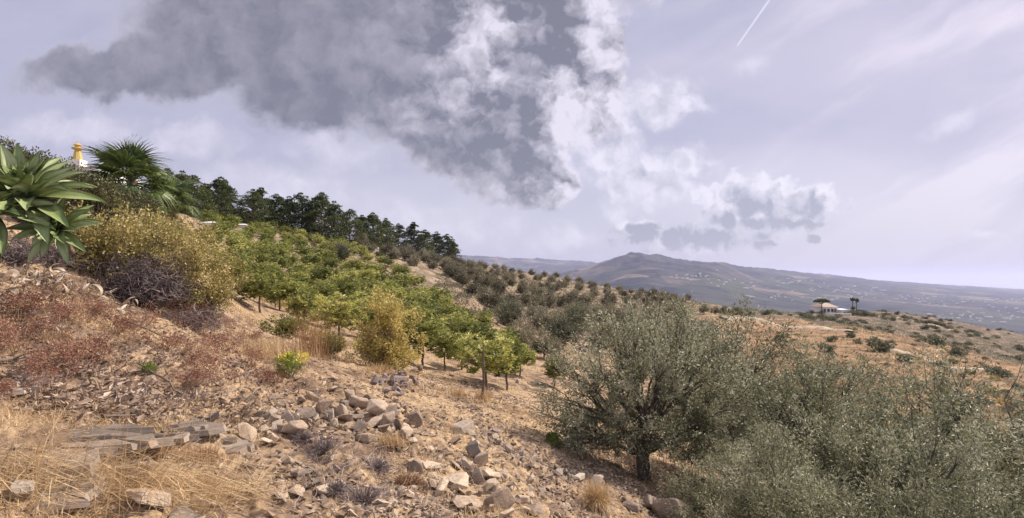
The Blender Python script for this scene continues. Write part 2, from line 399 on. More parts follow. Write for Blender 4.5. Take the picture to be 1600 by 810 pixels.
def ground_z(X, Y):
    X = np.asarray(X, float); Y = np.asarray(Y, float)
    z = base_z(CX + F * X / Y, Y)
    amp = np.clip(Y / 12.0, .35, 3.0) * .16
    z = z + fbm(X * .35, Y * .35, 3, 5) * amp
    near = np.clip(1.6 - Y / 18.0, 0, 1)
    z = z + near * (fbm(X * 2.2, Y * 2.2, 5, 40, .6) * .15)
    # terrace steps cut along the orchard and the far olive slope
    ter = np.clip((Y - 26) / 20, 0, 1) * np.clip((420 - Y) / 200, 0, 1)
    ph = z * .55 + fbm(X * .03, Y * .03, 2, 77) * 1.2
    z = z + ter * .35 * np.sin(ph * 2 * np.pi)
    return z
def at(px, Y):
    X = (px - CX) * Y / F
    return Vector((X, Y, float(ground_z(np.array([X]), np.array([Y]))[0])))
YS = np.exp(np.linspace(math.log(2.4), math.log(330), 900))
def hit(px, py):
    """the ground point seen at column px, row py"""
    X = (px - CX) * YS / F; z = ground_z(X, YS); r_ = HY - F * z / YS
    k = np.argmax(r_ <= py) if (r_ <= py).any() else len(YS) - 1
    return Vector((X[k], YS[k], z[k]))

def fan(us, ys, fz):
    U, Yg = np.meshgrid(us, ys); X = U * Yg; Z = fz(X, Yg)
    V = np.stack([X, Yg, Z], -1).reshape(-1, 3); n, m = len(ys), len(us)
    i = np.arange(n - 1)[:, None] * m + np.arange(m - 1)[None]
    return V, np.stack([i, i + 1, i + m + 1, i + m], -1).reshape(-1, 4)
us = np.concatenate([np.linspace(-1.62, -1.08, 40)[:-1], np.linspace(-1.08, 1.08, 520), np.linspace(1.08, 1.62, 40)[1:]])
ys = np.concatenate([np.exp(np.linspace(math.log(.3), math.log(2.4), 14))[:-1], np.exp(np.linspace(math.log(2.4), math.log(30), 330))[:-1],
                     np.exp(np.linspace(math.log(30), math.log(300), 170))[:-1], np.exp(np.linspace(math.log(300), math.log(1600), 40))])
gV, gF = fan(us, ys, ground_z)
# the ground goes on beside and behind the camera
e0 = np.array([gV[k] for k in range(len(us))])
def skirt(row, dy):
    r2 = row.copy(); r2[:, 0] = row[:, 0] + (row[:, 0] / np.abs(row[:, 0]).max()) * dy * 1.6; r2[:, 1] = .3 - dy; r2[:, 2] = -1.62 - .02 * dy - np.clip(r2[:, 0], -60, 60) * .12
    return r2
sk = [e0] + [skirt(e0, d) for d in (1, 4, 12, 40)]
sV = np.concatenate(sk); m_ = len(us); i_ = (np.arange(4)[:, None] * m_ + np.arange(m_ - 1)[None])
sF = np.stack([i_ + m_, i_ + m_ + 1, i_ + 1, i_], -1).reshape(-1, 4)

m, nt = new_mat('hillside_soil')
co = S(nt, nt.nodes.new('ShaderNodeNewGeometry').outputs['Position']); gx, gy, gz = sep(nt, co.k)
n1 = noise(nt, co, .35, 6, .6); n2 = noise(nt, co, 2.6, 7, .65); n3 = noise(nt, co, 14.0, 5, .65)
stone = voro(nt, co, 9.0, 'F1', 1.0)
soil = mixc(nt, n2.ss(.38, .62), (.125, .083, .058), (.28, .19, .125))
straw = mixc(nt, n3.ss(.35, .65), (.26, .175, .105), (.47, .34, .21))
c = mixc(nt, (n1 * .5 + n2 * .5).ss(.42, .56), soil, straw)
chip = mixc(nt, n3.ss(.3, .7), (.22, .17, .14), (.46, .38, .31))
c = mixc(nt, (stone.ss(.42, .22) * n1.ss(.38, .52)) * gy.ss(26, 14) * .8, c, chip)
c = mixc(nt, n3.ss(.50, .32) * .5, c, (.11, .075, .055))
# the open slope across the dip is burnt orange straw; beyond it darker scrubby earth
orange = mixc(nt, (n1 * .6 + noise(nt, co, .9, 6, .65) * .4).ss(.40, .60), (.145, .092, .056), (.36, .23, .13))
rt = (gx / gy).ss(.30, .52) * gy.ss(18, 30)
c = mixc(nt, rt, c, orange)
scrub = mixc(nt, (n1 * .5 + noise(nt, co, .16, 6, .7) * .5).ss(.44, .58), (.095, .078, .062), (.24, .175, .125))
c = mixc(nt, rt * (gy + gx * .06).ss(104, 122), c, scrub)
olv = mixc(nt, (n2 * .4 + noise(nt, co, .5, 5, .65) * .6).ss(.42, .58), (.13, .10, .070), (.32, .24, .165))
c = mixc(nt, gy.ss(52, 80) * (gx / gy).ss(.34, .22), c, olv)
finish(nt, c, .95, n2 + n3 * .5 + stone * .35, .8, .05, spec=.1); M['ground'] = m
g = obj('ground', mesh_of('ground', [(gV, gF), (sV, sF)], [M['ground']], True)); g['kind'] = 'structure'

# ==================================================================== FAR COUNTRY: mountains, coastal plain, sea
FPX = np.array([-600, 300, 700, 800, 900, 1000, 1100, 1200, 1300, 1400, 1500, 1600, 2300.0])
FY = np.array([600, 1000, 1500, 2200, 3200, 4500, 5300, 6500, 8000, 11000, 14000, 16500])
FR = {
    -600: [700, 600, 560, 520, 490, 470, 455, 445, 425, 400, 405, 430],
    300:  [700, 600, 555, 515, 488, 468, 455, 445, 430, 402, 405, 430],
    700:  [700, 600, 550, 510, 485, 466, 456, 448, 432, 399, 404, 430],
    800:  [700, 600, 545, 505, 482, 464, 455, 446, 434, 404, 408, 430],
    900:  [700, 600, 540, 498, 466, 438, 424, 428, 430, 408, 412, 432],
    1000: [700, 600, 535, 490, 450, 413, 395, 402, 412, 425, 430, 436],
    1100: [700, 600, 535, 492, 456, 424, 408, 406, 416, 428, 433, 437],
    1200: [700, 600, 540, 502, 474, 450, 436, 425, 422, 430, 436, 440],
    1300: [700, 600, 545, 508, 482, 462, 450, 439, 431, 434, 439, 444],
    1400: [700, 600, 550, 513, 488, 470, 462, 452, 444, 440.5, 443, 456],
    1500: [700, 602, 556, 520, 494, 476, 468, 460, 452, 447, 447, 458],
    1600: [700, 606, 562, 526, 500, 480, 473, 465, 459, 454, 452, 458],
    2300: [700, 610, 570, 535, 508, 486, 479, 470, 463, 457, 455, 460],
}
SEA = -278.0
FZ = np.array([[(HY - v) * y / F for v, y in zip(FR[int(c_)], FY)] for c_ in FPX])
FL = np.log(FY)
def far_z(X, Y):
    px = np.clip(CX + F * X / Y, FPX[0], FPX[-1]); L = np.clip(np.log(Y), FL[0], FL[-1])
    j = np.clip(np.searchsorted(FPX, px) - 1, 0, len(FPX) - 2); t = (px - FPX[j]) / (FPX[j + 1] - FPX[j]); t = t * t * (3 - 2 * t) * .5 + t * .5
    k = np.clip(np.searchsorted(FL, L) - 1, 0, len(FL) - 2); q = (L - FL[k]) / (FL[k + 1] - FL[k])
    z = (FZ[j, k] * (1 - q) + FZ[j, k + 1] * q) * (1 - t) + (FZ[j + 1, k] * (1 - q) + FZ[j + 1, k + 1] * q) * t
    hgt = np.clip((z + 300) / 300.0, .12, 1.6)
    rd = (1 - np.abs(fbm(X / 900, Y / 900, 6, 3, .55)) * 2.6)
    z = z + (rd - .62) * 30 * hgt * np.clip(Y / 4500, .3, 1.3) + fbm(X / 260, Y / 260, 5, 13) * 20 * hgt
    return np.where(Y > 15500, np.minimum(z, SEA - 20), z)
fu = np.concatenate([np.linspace(-1.75, -.22, 60)[:-1], np.linspace(-.22, 1.05, 560), np.linspace(1.05, 1.9, 40)[1:]])
fy = np.exp(np.linspace(math.log(620), math.log(16500), 330))
m, nt = new_mat('far_hills')
co = S(nt, nt.nodes.new('ShaderNodeNewGeometry').outputs['Position'])
a1 = noise(nt, co, .0011, 7, .62); a2 = noise(nt, co, .006, 6, .7); a3 = voro(nt, co, .0035, 'F1', 0.0, 'Color')
a3x = sep(nt, a3.k)[0]
c = mixc(nt, (a1 * .4 + a2 * .6).ss(.40, .60), (.022, .031, .045), (.070, .069, .074))
c = mixc(nt, a3x.ss(.68, .86) * a1.ss(.42, .60) * .75, c, (.24, .19, .145))
c = mixc(nt, a3x.ss(.24, .10) * .5, c, (.075, .095, .055))
finish(nt, c, .95, spec=.05); M['far'] = m
fo = obj('coastal_hills', mesh_of('coastal_hills', [fan(fu, fy, far_z)], [M['far']], True)); fo['kind'] = 'structure'
m, nt = new_mat('sea_water')
co = S(nt, nt.nodes.new('ShaderNodeNewGeometry').outputs['Position'])
finish(nt, (.16, .18, .21), .38, spec=1.0); M['sea'] = m
sx = 60000.0
so = obj('sea', mesh_of('sea', [(np.array([[-sx * 2, 9000, SEA], [sx * 2, 9000, SEA], [sx * 2, 90000, SEA], [-sx * 2, 90000, SEA]]), [[0, 1, 2, 3]])], [M['sea']])); so['kind'] = 'structure'
# air
hb = bpy.data.meshes.new('haze')
bm = bmesh.new(); bmesh.ops.create_cube(bm, size=1.0); bm.to_mesh(hb); bm.free()
zlo = float(min(gV[:, 2].min(), SEA - 25)) - 40; zhi = 400.0
ho = obj('haze', hb, None, (0, 47000, (zlo + zhi) / 2), None, (260000, 98000, zhi - zlo)); ho['kind'] = 'stuff'
m, nt = new_mat('air_haze')
pv = nt.nodes.new('ShaderNodeVolumePrincipled'); pv.inputs['Color'].default_value = (.68, .71, 1.0, 1); pv.inputs['Density'].default_value = 0.50e-4; pv.inputs['Anisotropy'].default_value = .2
o_ = nt.nodes.new('ShaderNodeOutputMaterial'); nt.links.new(pv.outputs[0], o_.inputs['Volume']); hb.materials.append(m)

# ==================================================================== TREES
def assign(P, k, g):
    C = P[g.choice(len(P), min(k, len(P)), replace=False)]
    for _ in range(3):
        a = np.argmin(((P[:, None] - C[None]) ** 2).sum(-1), 1)
        C = np.array([P[a == i].mean(0) if (a == i).any() else C[i] for i in range(len(C))])
    return np.argmin(((P[:, None] - C[None]) ** 2).sum(-1), 1), C
def skeleton(tips, bases, fork, seed, limbs=6, subs=7, r0=.09, pull=.5, sides=6):
    """branches from one or more stems to every tip; returns tube blocks and, for each tip, the twig that carries it"""
    g = np.random.default_rng(seed); blocks = []; A0 = []; A1 = []
    sa, _ = assign(tips, len(bases), g) if len(bases) > 1 else (np.zeros(len(tips), int), None)
    if len(bases) > 1:
        cen = [tips[sa == i].mean(0) for i in range(len(bases))]
        order = np.argsort([c[0] for c in cen]); bo = np.argsort([b[0] for b in bases]); bases = [bases[bo[list(order).index(i)]] for i in range(len(bases))]
    for si, b in enumerate(bases):
        T = tips[sa == si]
        if not len(T): continue
        b = np.array(b, float); fk = b + (np.array(fork) - np.array([0, 0, b[2]])) + (T.mean(0) - b) * np.array([.12, .12, 0])
        P = curves(b[None], fk[None], 6, .07, g); blocks.append(tubes(P, np.linspace(r0 * 1.25, r0 * .8, 6)[None], 8))
        la, LC = assign(T, limbs, g)
        for li in range(len(LC)):
            TT = T[la == li]
            if not len(TT): continue
            ln = fk + (TT.mean(0) - fk) * pull + np.array([0, 0, .06]) * g.normal()
            P = curves(fk[None], ln[None], 6, .10, g); blocks.append(tubes(P, np.linspace(r0 * .62, r0 * .34, 6)[None], sides))
            ba, BC = assign(TT, subs, g)
            for bi in range(len(BC)):
                Q = TT[ba == bi]
                if not len(Q): continue
                st = P[0, g.integers(3, 6)]
                bn = ln + (Q.mean(0) - ln) * .55; st = ln if g.random() < .6 else st
                PP = curves(st[None], bn[None], 5, .10, g); blocks.append(tubes(PP, np.linspace(r0 * .30, r0 * .15, 5)[None], 4))
                s0 = np.repeat(bn[None], len(Q), 0)
                tw = curves(s0, Q, 4, .10, g); blocks.append(tubes(tw, np.repeat(np.linspace(r0 * .12, r0 * .05, 4)[None], len(Q), 0), 3))
                A0.append(s0); A1.append(Q)
    return blocks, np.concatenate(A0), np.concatenate(A1)
def ellip_pts(n, parts, g, shell=.35, lumps=.25):
    """tips through a union of ellipsoids (cx,cy,cz,rx,ry,rz): thicker near the skin, with hollows"""
    wt = np.array([p[3] * p[4] * p[5] for p in parts]) ** .8; wt /= wt.sum(); out = []
    ph = g.random(3) * 50
    while len(out) < n:
        p = parts[g.choice(len(parts), p=wt)]; d = rdir(1, g)[0]; r_ = g.random() ** shell
        lob = 1 + lumps * math.sin(d[0] * 4 + ph[0]) * math.cos(d[1] * 4.3 + ph[1]) + lumps * .6 * math.sin(d[2] * 7 + d[0] * 5 + ph[2])
        q = np.array(p[:3]) + d * r_ * lob * np.array(p[3:])
        if vnoise(q[0] * 1.3 + ph[0], q[2] * 1.3 + q[1] * .9, 3) < -.27: continue
        out.append(q)
    return np.array(out)
def olive_tree(name, seed, parts, bases, fork, ntip, per, leaf, wid, r0, limbs=6, subs=8, mat='olive', zmin=.25):
    g = np.random.default_rng(seed)
    tips = ellip_pts(ntip, parts, g); tips[:, 2] = np.maximum(tips[:, 2], zmin + g.random(len(tips)) * .3)
    bl, a0, a1 = skeleton(tips, bases, fork, seed, limbs, subs, r0)
    n = len(a1) * per; k = np.repeat(np.arange(len(a1)), per); t = g.random(n) ** .55 * 1.12
    # every tip is a spray: its leaves line a few side shoots that droop from it
    sh = g.integers(0, 4, n); side = rdir(len(a1) * 4, g)[k * 4 + sh]; side[:, 2] -= .15
    dirn = unit(a1 - a0)[k]
    P = a0[k] + (a1 - a0)[k] * np.minimum(t, 1)[:, None] + side * (g.random(n) * .36 * np.linalg.norm((a1 - a0), axis=1)[k].clip(.15, .7))[:, None] * t[:, None]
    P += g.normal(size=(n, 3)) * leaf * .5
    D = dirn * .5 + side * .7 + g.normal(size=(n, 3)) * .45; D[:, 2] += .1
    V, f = leaves(P, D, g.uniform(.7, 1.25, n) * leaf, g.uniform(.8, 1.2, n) * wid, .06, g)
    ok = None
    return [('trunk', mesh_of(name + '_trunk', bl, [M['bark']], True)), ('crown', mesh_of(name + '_crown', [(V, f)], [M[mat]]))]
def whorls(P, per, L, W, g, up=.5, droop=.3):
    """rosettes of long drooping leaves (mango) at points P"""
    n = len(P) * per; k = np.repeat(np.arange(len(P)), per); a = g.random(n) * 6.283
    D = np.stack([np.cos(a), np.sin(a), g.normal(size=n) * .35 + up - droop], 1) + g.normal(size=(n, 3)) * .2
    return leaves(P[k] + g.normal(size=(n, 3)) * L * .12, D, g.uniform(.7, 1.2, n) * L, g.uniform(.85, 1.2, n) * W, -.08, g)
def mango_tree(name, seed, parts, th, nclump, per, L, W, r0=.05, bark='bark_brown'):
    g = np.random.default_rng(seed); tips = ellip_pts(nclump, parts, g, .4, .18)
    bl, a0, a1 = skeleton(tips, [(0, 0, -.3)], (0, 0, th + .3), seed, 5, 6, r0)
    Q = a0 + (a1 - a0) * g.uniform(.85, 1.05, (len(a1), 1))
    V, f = whorls(Q, per, L, W, g)
    return [('trunk', mesh_of(name + '_trunk', bl, [M[bark]], True)), ('crown', mesh_of(name + '_crown', [(V, f)], [M['mango']]))]
def pine_tree(name, seed, h, wd, n1=46, per=95):
    g = np.random.default_rng(seed); cl = []
    for i in range(n1):
        u = g.random(); z = h * (.10 + .88 * u); rr = wd * .5 * (1.0 - abs(u - .32) ** 1.6 * 1.45) * g.uniform(.55, 1.0); a = g.random() * 6.28
        cl.append((rr * math.cos(a), rr * math.sin(a), z, g.uniform(.5, 1.1) * h * .125 * (1.15 - .55 * u)))
    cl.append((0, 0, h * .95, h * .06)); cl.append((0, 0, h * 1.03, h * .04)); cl = np.array(cl)
    k = np.repeat(np.arange(len(cl)), per); n = len(k); d = rdir(n, g); d[:, 2] = np.abs(d[:, 2]) * .9 - .15
    P = cl[k, :3] + d * cl[k, 3:4] * g.uniform(.5, 1.0, (n, 1)) * np.array([1.25, 1.25, .7])
    V, f = leaves(P, d + g.normal(size=(n, 3)) * .5 + np.array([0, 0, .35]), g.uniform(.26, .46, n), g.uniform(.10, .17, n), 0, g)
    tr = curves(np.array([[0, 0, -.6]]), np.array([[g.normal() * .2, g.normal() * .2, h * .93]]), 7, .03, g)
    bl = [tubes(tr, np.linspace(.20, .04, 7)[None], 7)]
    s0 = np.stack([np.interp(cl[:, 2] * .85, tr[0, :, 2], tr[0, :, i]) for i in range(3)], 1)
    bl.append(tubes(curves(s0, cl[:, :3], 4, .08, g), np.repeat(np.linspace(.07, .02, 4)[None], len(cl), 0), 4))
    return [('trunk', mesh_of(name + '_trunk', bl, [M['bark_brown']], True)), ('crown', mesh_of(name + '_crown', [(V, f)], [M['pine']]))]
def bush(name, seed, parts, n, leaf, wid, mat, twigs=60, twr=.008, twmat='twig', base=None, drop=0.0):
    g = np.random.default_rng(seed); ntip = max(30, n // 60); tips = ellip_pts(ntip, parts, g, .38, .3)
    tips[:, 2] = np.maximum(tips[:, 2], .03)
    k = g.integers(0, ntip, n); cr = np.mean([p[3] for p in parts]) * .22
    d = rdir(n, g); P = tips[k] + d * (g.random((n, 1)) ** .6) * cr; P[:, 2] = np.maximum(P[:, 2], 0.0)
    V, f = leaves(P, d + g.normal(size=(n, 3)) * .6 + np.array([0, 0, .2 - drop]), g.uniform(.7, 1.3, n) * leaf, g.uniform(.8, 1.2, n) * wid, .05, g)
    tt = tips[g.choice(ntip, min(twigs, ntip), replace=False)]
    b0 = tt * np.array([.25, .25, 0]) + np.array([0, 0, -.05])
    tb = tubes(curves(b0, tt * 1.05, 5, .16, g), np.repeat(np.linspace(twr, twr * .35, 5)[None], len(tt), 0), 3)
    return [('stems', mesh_of(name + '_stems', [tb], [M[twmat]])), ('foliage', mesh_of(name + '_foliage', [(V, f)], [M[mat]]))]

# ---------------------------------------------------------------- foreground olives
olA = olive_tree('olive_a', 3, [(0, 0, 2.05, 2.0, 1.5, 1.5), (-1.25, -.1, 1.35, 1.0, 1.2, 1.15), (1.5, .1, 1.4, 1.3, 1.3, 1.35), (.5, 0, 2.8, 1.3, 1.1, .85), (-.7, .5, 1.0, 1.5, 1.1, .8), (.9, .5, .95, 1.4, 1.1, .8)],
                 [(0, 0, -.2), (.13, .12, -.2)], (-.05, 0, .45), 800, 82, .072, .021, .085, 6, 9, zmin=.35)
olB = olive_tree('olive_b', 5, [(0, 0, 2.3, 1.8, 1.7, 1.7), (-.9, 0, 1.5, 1.3, 1.3, 1.0), (1.0, .2, 1.6, 1.3, 1.2, 1.1)], [(0, 0, -.3)], (.05, 0, .6), 430, 92, .078, .022, .075, 6, 8)
olC = olive_tree('olive_c', 8, [(0, 0, 1.9, 1.8, 1.6, 1.5), (-.8, 0, 1.3, 1.3, 1.2, .95), (.9, .2, 1.3, 1.3, 1.2, 1.0)], [(-.1, 0, -.3), (.2, .1, -.3)], (0, 0, .5), 500, 102, .070, .020, .055, 6, 8)
OG = 'grey-green olive trees on the near slope'
def olive(meshes, label, px, Y, rz, s, grp=OG):
    return plant('olive_tree', meshes, label, 'olive tree', at(px, Y), R(rz), s, grp)
def near_olives():
    olive(olA, 'big olive tree standing clear beside the stony track, dark branches showing through', 1003, 10.2, 0, 1.0)
    olive(olB, 'tall olive tree rising behind the right side of the big olive', 1150, 13.2, 40, 1.22)
    olive(olB, 'olive tree with upright bare stems between the tall olive and the orange slope', 1238, 12.0, 150, 1.08)
    olive(olC, 'rounded olive tree whose crown ends just below the scrubby orange slope', 1325, 10.2, 20, 1.15)
    olive(olC, 'olive tree with a dark forked stem showing in the middle of the right-hand grove', 1385, 8.0, 200, 1.02)
    olive(olB, 'olive tree with thin branches standing highest against the orange slope on the right', 1490, 11.0, 250, 1.22)
    olive(olB, 'olive tree cut by the right edge of the picture below the pale slope', 1615, 9.4, 90, 1.08)
    olive(olC, 'low olive tree filling the gap at the foot of the big olive', 1165, 7.6, 120, .62)
    olive(olC, 'near olive tree with silvery leaves along the bottom edge, beside the bare orange ground', 1260, 6.2, 310, .70)
    olive(olC, 'near olive tree with long pale leaf sprays at the bottom of the picture', 1420, 5.4, 60, .72)
    olive(olC, 'nearest olive tree filling the bottom right corner with pale leaf sprays', 1590, 5.0, 170, .80)
near_olives()
# ---------------------------------------------------------------- mid-distance olives in the dip
midO = [olive_tree('olive_mid_%d' % i, 20 + i, [(0, 0, 1.7, 1.8, 1.7, 1.35), (-.8, .2, 1.2, 1.2, 1.2, .9), (.9, 0, 1.2, 1.1, 1.2, 1.0)], [(0, 0, -.4)], (0, 0, .4), 240, 28, .15, .065, .08, 5, 5, m_)
        for i, m_ in enumerate(['olive_far', 'olive_dark', 'olive_far'])]
farO = [olive_tree('olive_far_%d' % i, 40 + i, [(0, 0, 1.6, 1.35, 1.35, 1.2), (.3, .3, 1.1, 1.2, 1.2, .9)], [(0, 0, -.4)], (0, 0, .4), 110, 15, .28, .14, .08, 4, 4, 'olive_far') for i in range(4)]
dist_labels = [
    (795, 56, 1.15, 1, 'dark round olive tree in the dip right of the mango orchard'), (850, 58, 1.0, 0, 'grey olive tree right of the dark round one in the dip'),
    (905, 60, 1.2, 1, 'large dark olive tree above the pale rubble patch'), (880, 47, 1.1, 1, 'bushy olive tree directly left of the pale rubble patch'), (815, 45, .9, 0, 'greyish olive bush behind the last mango trees of the orchard'),
    (850, 38, .75, 0, 'low grey olive just above the rightmost mango trees'), (935, 50, .9, 2, 'olive tree upslope of the big olive, left side of its crown'),
    (985, 62, 1.25, 1, 'wide dark olive tree above the top of the big olive'), (1040, 66, 1.1, 0, 'olive tree peeping over the big olive crown near the ridge'),
    (1085, 64, 1.1, 2, 'olive tree over the right top of the big olive crown'), (960, 75, 1.1, 2, 'mid-size olive on the terraced slope above the wide dark olive'),
    (905, 76, 1.1, 0, 'dark small olive on the terraced slope above the large dark olive'), (1010, 44, 1.0, 2, 'olive tree hidden mostly behind the big olive crown'), (1065, 50, 1.1, 0, 'olive tree just behind the middle of the big olive crown')]
g2 = np.random.default_rng(77)
for px, Y, s, k, lab in dist_labels:
    plant('olive_tree', midO[k], lab, 'olive tree', at(px, Y), g2.random() * 6.28, s, 'olive trees in the dip')
# the planted ridge: rows of small round olives
RG = 'small round olive trees in rows on the ridge'
cnt = 0
for row, Y0 in enumerate([62, 69, 76, 84, 92, 101, 111, 122, 134, 147, 161, 176]):
    for k in range(80):
        X = -60 + k * 4.3 + (row % 2) * 2.1 + g2.normal() * .35; Y = Y0 + g2.normal() * .8 + X * .10
        px = CX + F * X / Y
        lo = 695 if row >= 8 else 640 + (8 - row) * 15
        if px < lo or px > 1075 or g2.random() < .04: continue
        if Y < 78 and px > 1000: continue
        if px > 1075 - max(0, (150 - Y)) * .1: continue
        where = 'along the skyline of the ridge' if row >= 10 else ('in the upper rows of the ridge slope' if row >= 6 else 'in the lower rows above the dip')
        where += ', near the pines' if px < 790 else (', in its middle' if px < 930 else ', above the big olive')
        plant('olive_tree', farO[int(g2.integers(4))], 'small round olive ' + where, 'olive tree', at(px, Y), g2.random() * 6.28, g2.uniform(.72, .95) * (1.0 if row > 5 else 1.15), RG + ', ' + where)
        cnt += 1
print('ridge olives', cnt)
# a scatter of olives below the pines, behind the orchard
for i in range(60):
    px = g2.uniform(560, 760); Y = g2.uniform(100, 150) - (px - 560) * .02
    if hit(px, 0) is None: continue
    plant('olive_tree', farO[int(g2.integers(4))], 'grey olive tree between the dark pines and the green mango orchard', 'olive tree', at(px, Y), g2.random() * 6.28, g2.uniform(.7, 1.1), 'olive trees below the pines')
for px, Y, s, lab in [(1100, 105, .95, 'small olive at the left of the short row beside the pale track'), (1118, 107, .8, 'low olive second in the row beside the pale track'), (1133, 108, 1.0, 'dense olive third in the row beside the pale track'),
                      (1150, 107, 1.05, 'round olive before the last in the row beside the pale track'), (1168, 106, 1.1, 'round dark olive ending the row where the pale track bends')]:
    plant('olive_tree', midO[1], lab, 'olive tree', at(px, Y), px, s * .75, 'olives by the track')
plant('round_tree', midO[1], 'dark rounded tree alone on the ridge just above the small olives', 'tree', at(1022, 148), 1.0, 1.15)

# ---------------------------------------------------------------- mango orchard
mgN = [mango_tree('mango_near_%d' % i, 60 + i, ps, .55, 230, 13, .20, .058) for i, ps in enumerate([
    [(0, 0, 1.5, 1.15, 1.1, .65), (-.4, 0, 1.2, .9, .9, .5)], [(0, 0, 1.6, 1.0, 1.0, .85), (.3, .1, 1.2, .9, .9, .6)], [(0, 0, 1.5, 1.2, 1.1, .8), (.5, 0, 1.1, .8, .8, .6), (-.6, 0, 1.2, .8, .8, .5)]])]
mgF = [mango_tree('mango_far_%d' % i, 70 + i, [(0, 0, 1.3, 1.45, 1.45, .85), (.4, .2, 1.0, 1.2, 1.2, .7)], .25, 170, 10, .28, .10, .06) for i in range(4)]
near_m = [(407, 25.5, 0, 1.0, 0, 'wide mango tree with a short forked trunk left in the orchard front'), (474, 25, 1, .86, 90, 'slim mango tree second from the left in the orchard front'),
          (530, 22, 2, .98, 30, 'big dense mango tree with a dark trunk left of the yellow shrub'), (662, 21.5, 1, 1.0, 200, 'tall narrow mango tree directly right of the yellow shrub'),
          (694, 21, 1, .70, 10, 'small mango tree between the tall narrow one and the bright clump'), (757, 19, 2, .93, 140, 'bright yellow-green mango tree behind the brown stake'),
          (790, 20.5, 1, .85, 80, 'mango tree at the right end of the bright front clump'), (722, 23.5, 0, .8, 60, 'mango tree showing behind the bright front clump on its left'),
          (812, 25, 0, .72, 160, 'rightmost low mango tree beside the bare slope'), (640, 26, 0, .9, 33, 'mango tree whose top shows over the yellow shrub right shoulder'), (450, 30, 0, .95, 200, 'mango tree in the second row above the two leftmost'),
          (575, 27, 2, .9, 270, 'mango tree just behind the yellow shrub on its left'), (865, 24, 1, .6, 20, 'small bright green mango sapling left of the big olive crown'), (330, 27, 0, .8, 50, 'mango tree half hidden behind the khaki bush')]
MG = 'mango trees in the orchard'
for px, Y, k, s, rz, lab in near_m:
    plant('mango_tree', mgN[k], lab, 'mango tree', at(px, Y), R(rz), s, MG)
mc = 0
for row in range(29):
    Yr = 29 + row * 2.75 + max(0, row - 12) * .40
    for k in range(60):
        X = -75 + k * 2.95 + (row % 2) * 1.4 + g2.normal() * .30; Y = Yr + g2.normal() * .45 - X * .06
        px = CX + F * X / Y
        hi = 800 - (Y - 29) * 3.1 if Y > 38 else 820 - (Y - 29) * 2
        lo = 325 - (Y - 29) * .3
        if px < max(lo, 300) or px > hi or Y > 108: continue
        if abs(px - 565) < 26 and abs(Y - 82) < 7: continue
        if g2.random() < .05: continue
        m_ = mgF[int(g2.integers(4))] if Y > 44 else mgN[int(g2.integers(3))]
        where = 'front rows' if Y < 42 else ('middle rows' if Y < 60 else ('upper rows' if Y < 82 else 'top rows below the pines'))
        side = 'behind the khaki bush' if px < 400 else ('uphill of the leftmost front trees' if px < 520 else ('straight uphill of the yellow shrub' if px < 640 else 'uphill of the bright right-hand trees'))
        where = where + ', ' + side
        mc += 1
        if mc > 284: continue
        plant('mango_tree', m_, 'mango tree in the ' + where, 'mango tree', at(px, Y), g2.random() * 6.28, g2.uniform(.70, .96) * (1.0 if Y < 80 else .95), MG + ', ' + where)
print('mangoes', mc)
plant('round_tree', midO[1], 'dark dense round tree standing among the mangoes beside a bare patch', 'tree', at(531, 78), 0.4, 1.05)

# ---------------------------------------------------------------- pines along the crest
pn = [pine_tree('pine_%d' % i, 90 + i, 8.0, w_, 84, 76) for i, w_ in enumerate([6.0, 5.4, 6.6, 4.6])]
pines = [(262, 66, 5.2), (285, 74, 6.0), (303, 78, 6.2), (322, 82, 5.8), (345, 86, 6.6), (352, 92, 6.6), (395, 92, 6.2), (408, 98, 7.0), (432, 100, 6.4), (452, 101, 6.2), (470, 104, 7.4), (488, 110, 6.6),
         (503, 104, 9.0), (522, 108, 8.2), (548, 113, 7.4), (566, 120, 7.0), (582, 125, 8.0), (603, 130, 7.4), (622, 136, 6.8), (646, 142, 8.2), (664, 147, 7.6), (682, 152, 7.4), (699, 156, 8.0), (707, 160, 6.4)]
adj = ['broad', 'low', 'spreading', 'dense', 'rounded', 'ragged']
for i, (px, Y, h) in enumerate(pines):
    o_n = ['', 'second', 'third', 'fourth', 'fifth', 'sixth', 'seventh', 'eighth', 'ninth', 'tenth', 'eleventh', 'twelfth']
    lr = len(pines) - 1 - i
    lab = {12: 'tallest pine tree of the row, with a pointed top', 23: 'rounded pine tree at the right end of the dark row on the crest', 0: 'low pine tree directly right of the fan palm', 19: 'broad pine tree left of the last three in the dark row'}.get(i, ('dark pine tree, ' + o_n[lr] + ' from the right end of the row on the crest') if lr < 12 and lr > 0 else 'dark pine tree, %s from the left in the row on the crest' % ((['first'] + o_n[1:])[i] if i < 12 else 'thirteenth'))
    plant('pine_tree', pn[i % 4], lab, 'pine tree', at(px, Y) - Vector((0, 0, .5)), i * 2.1, h / 7.3, 'dark pines along the crest')

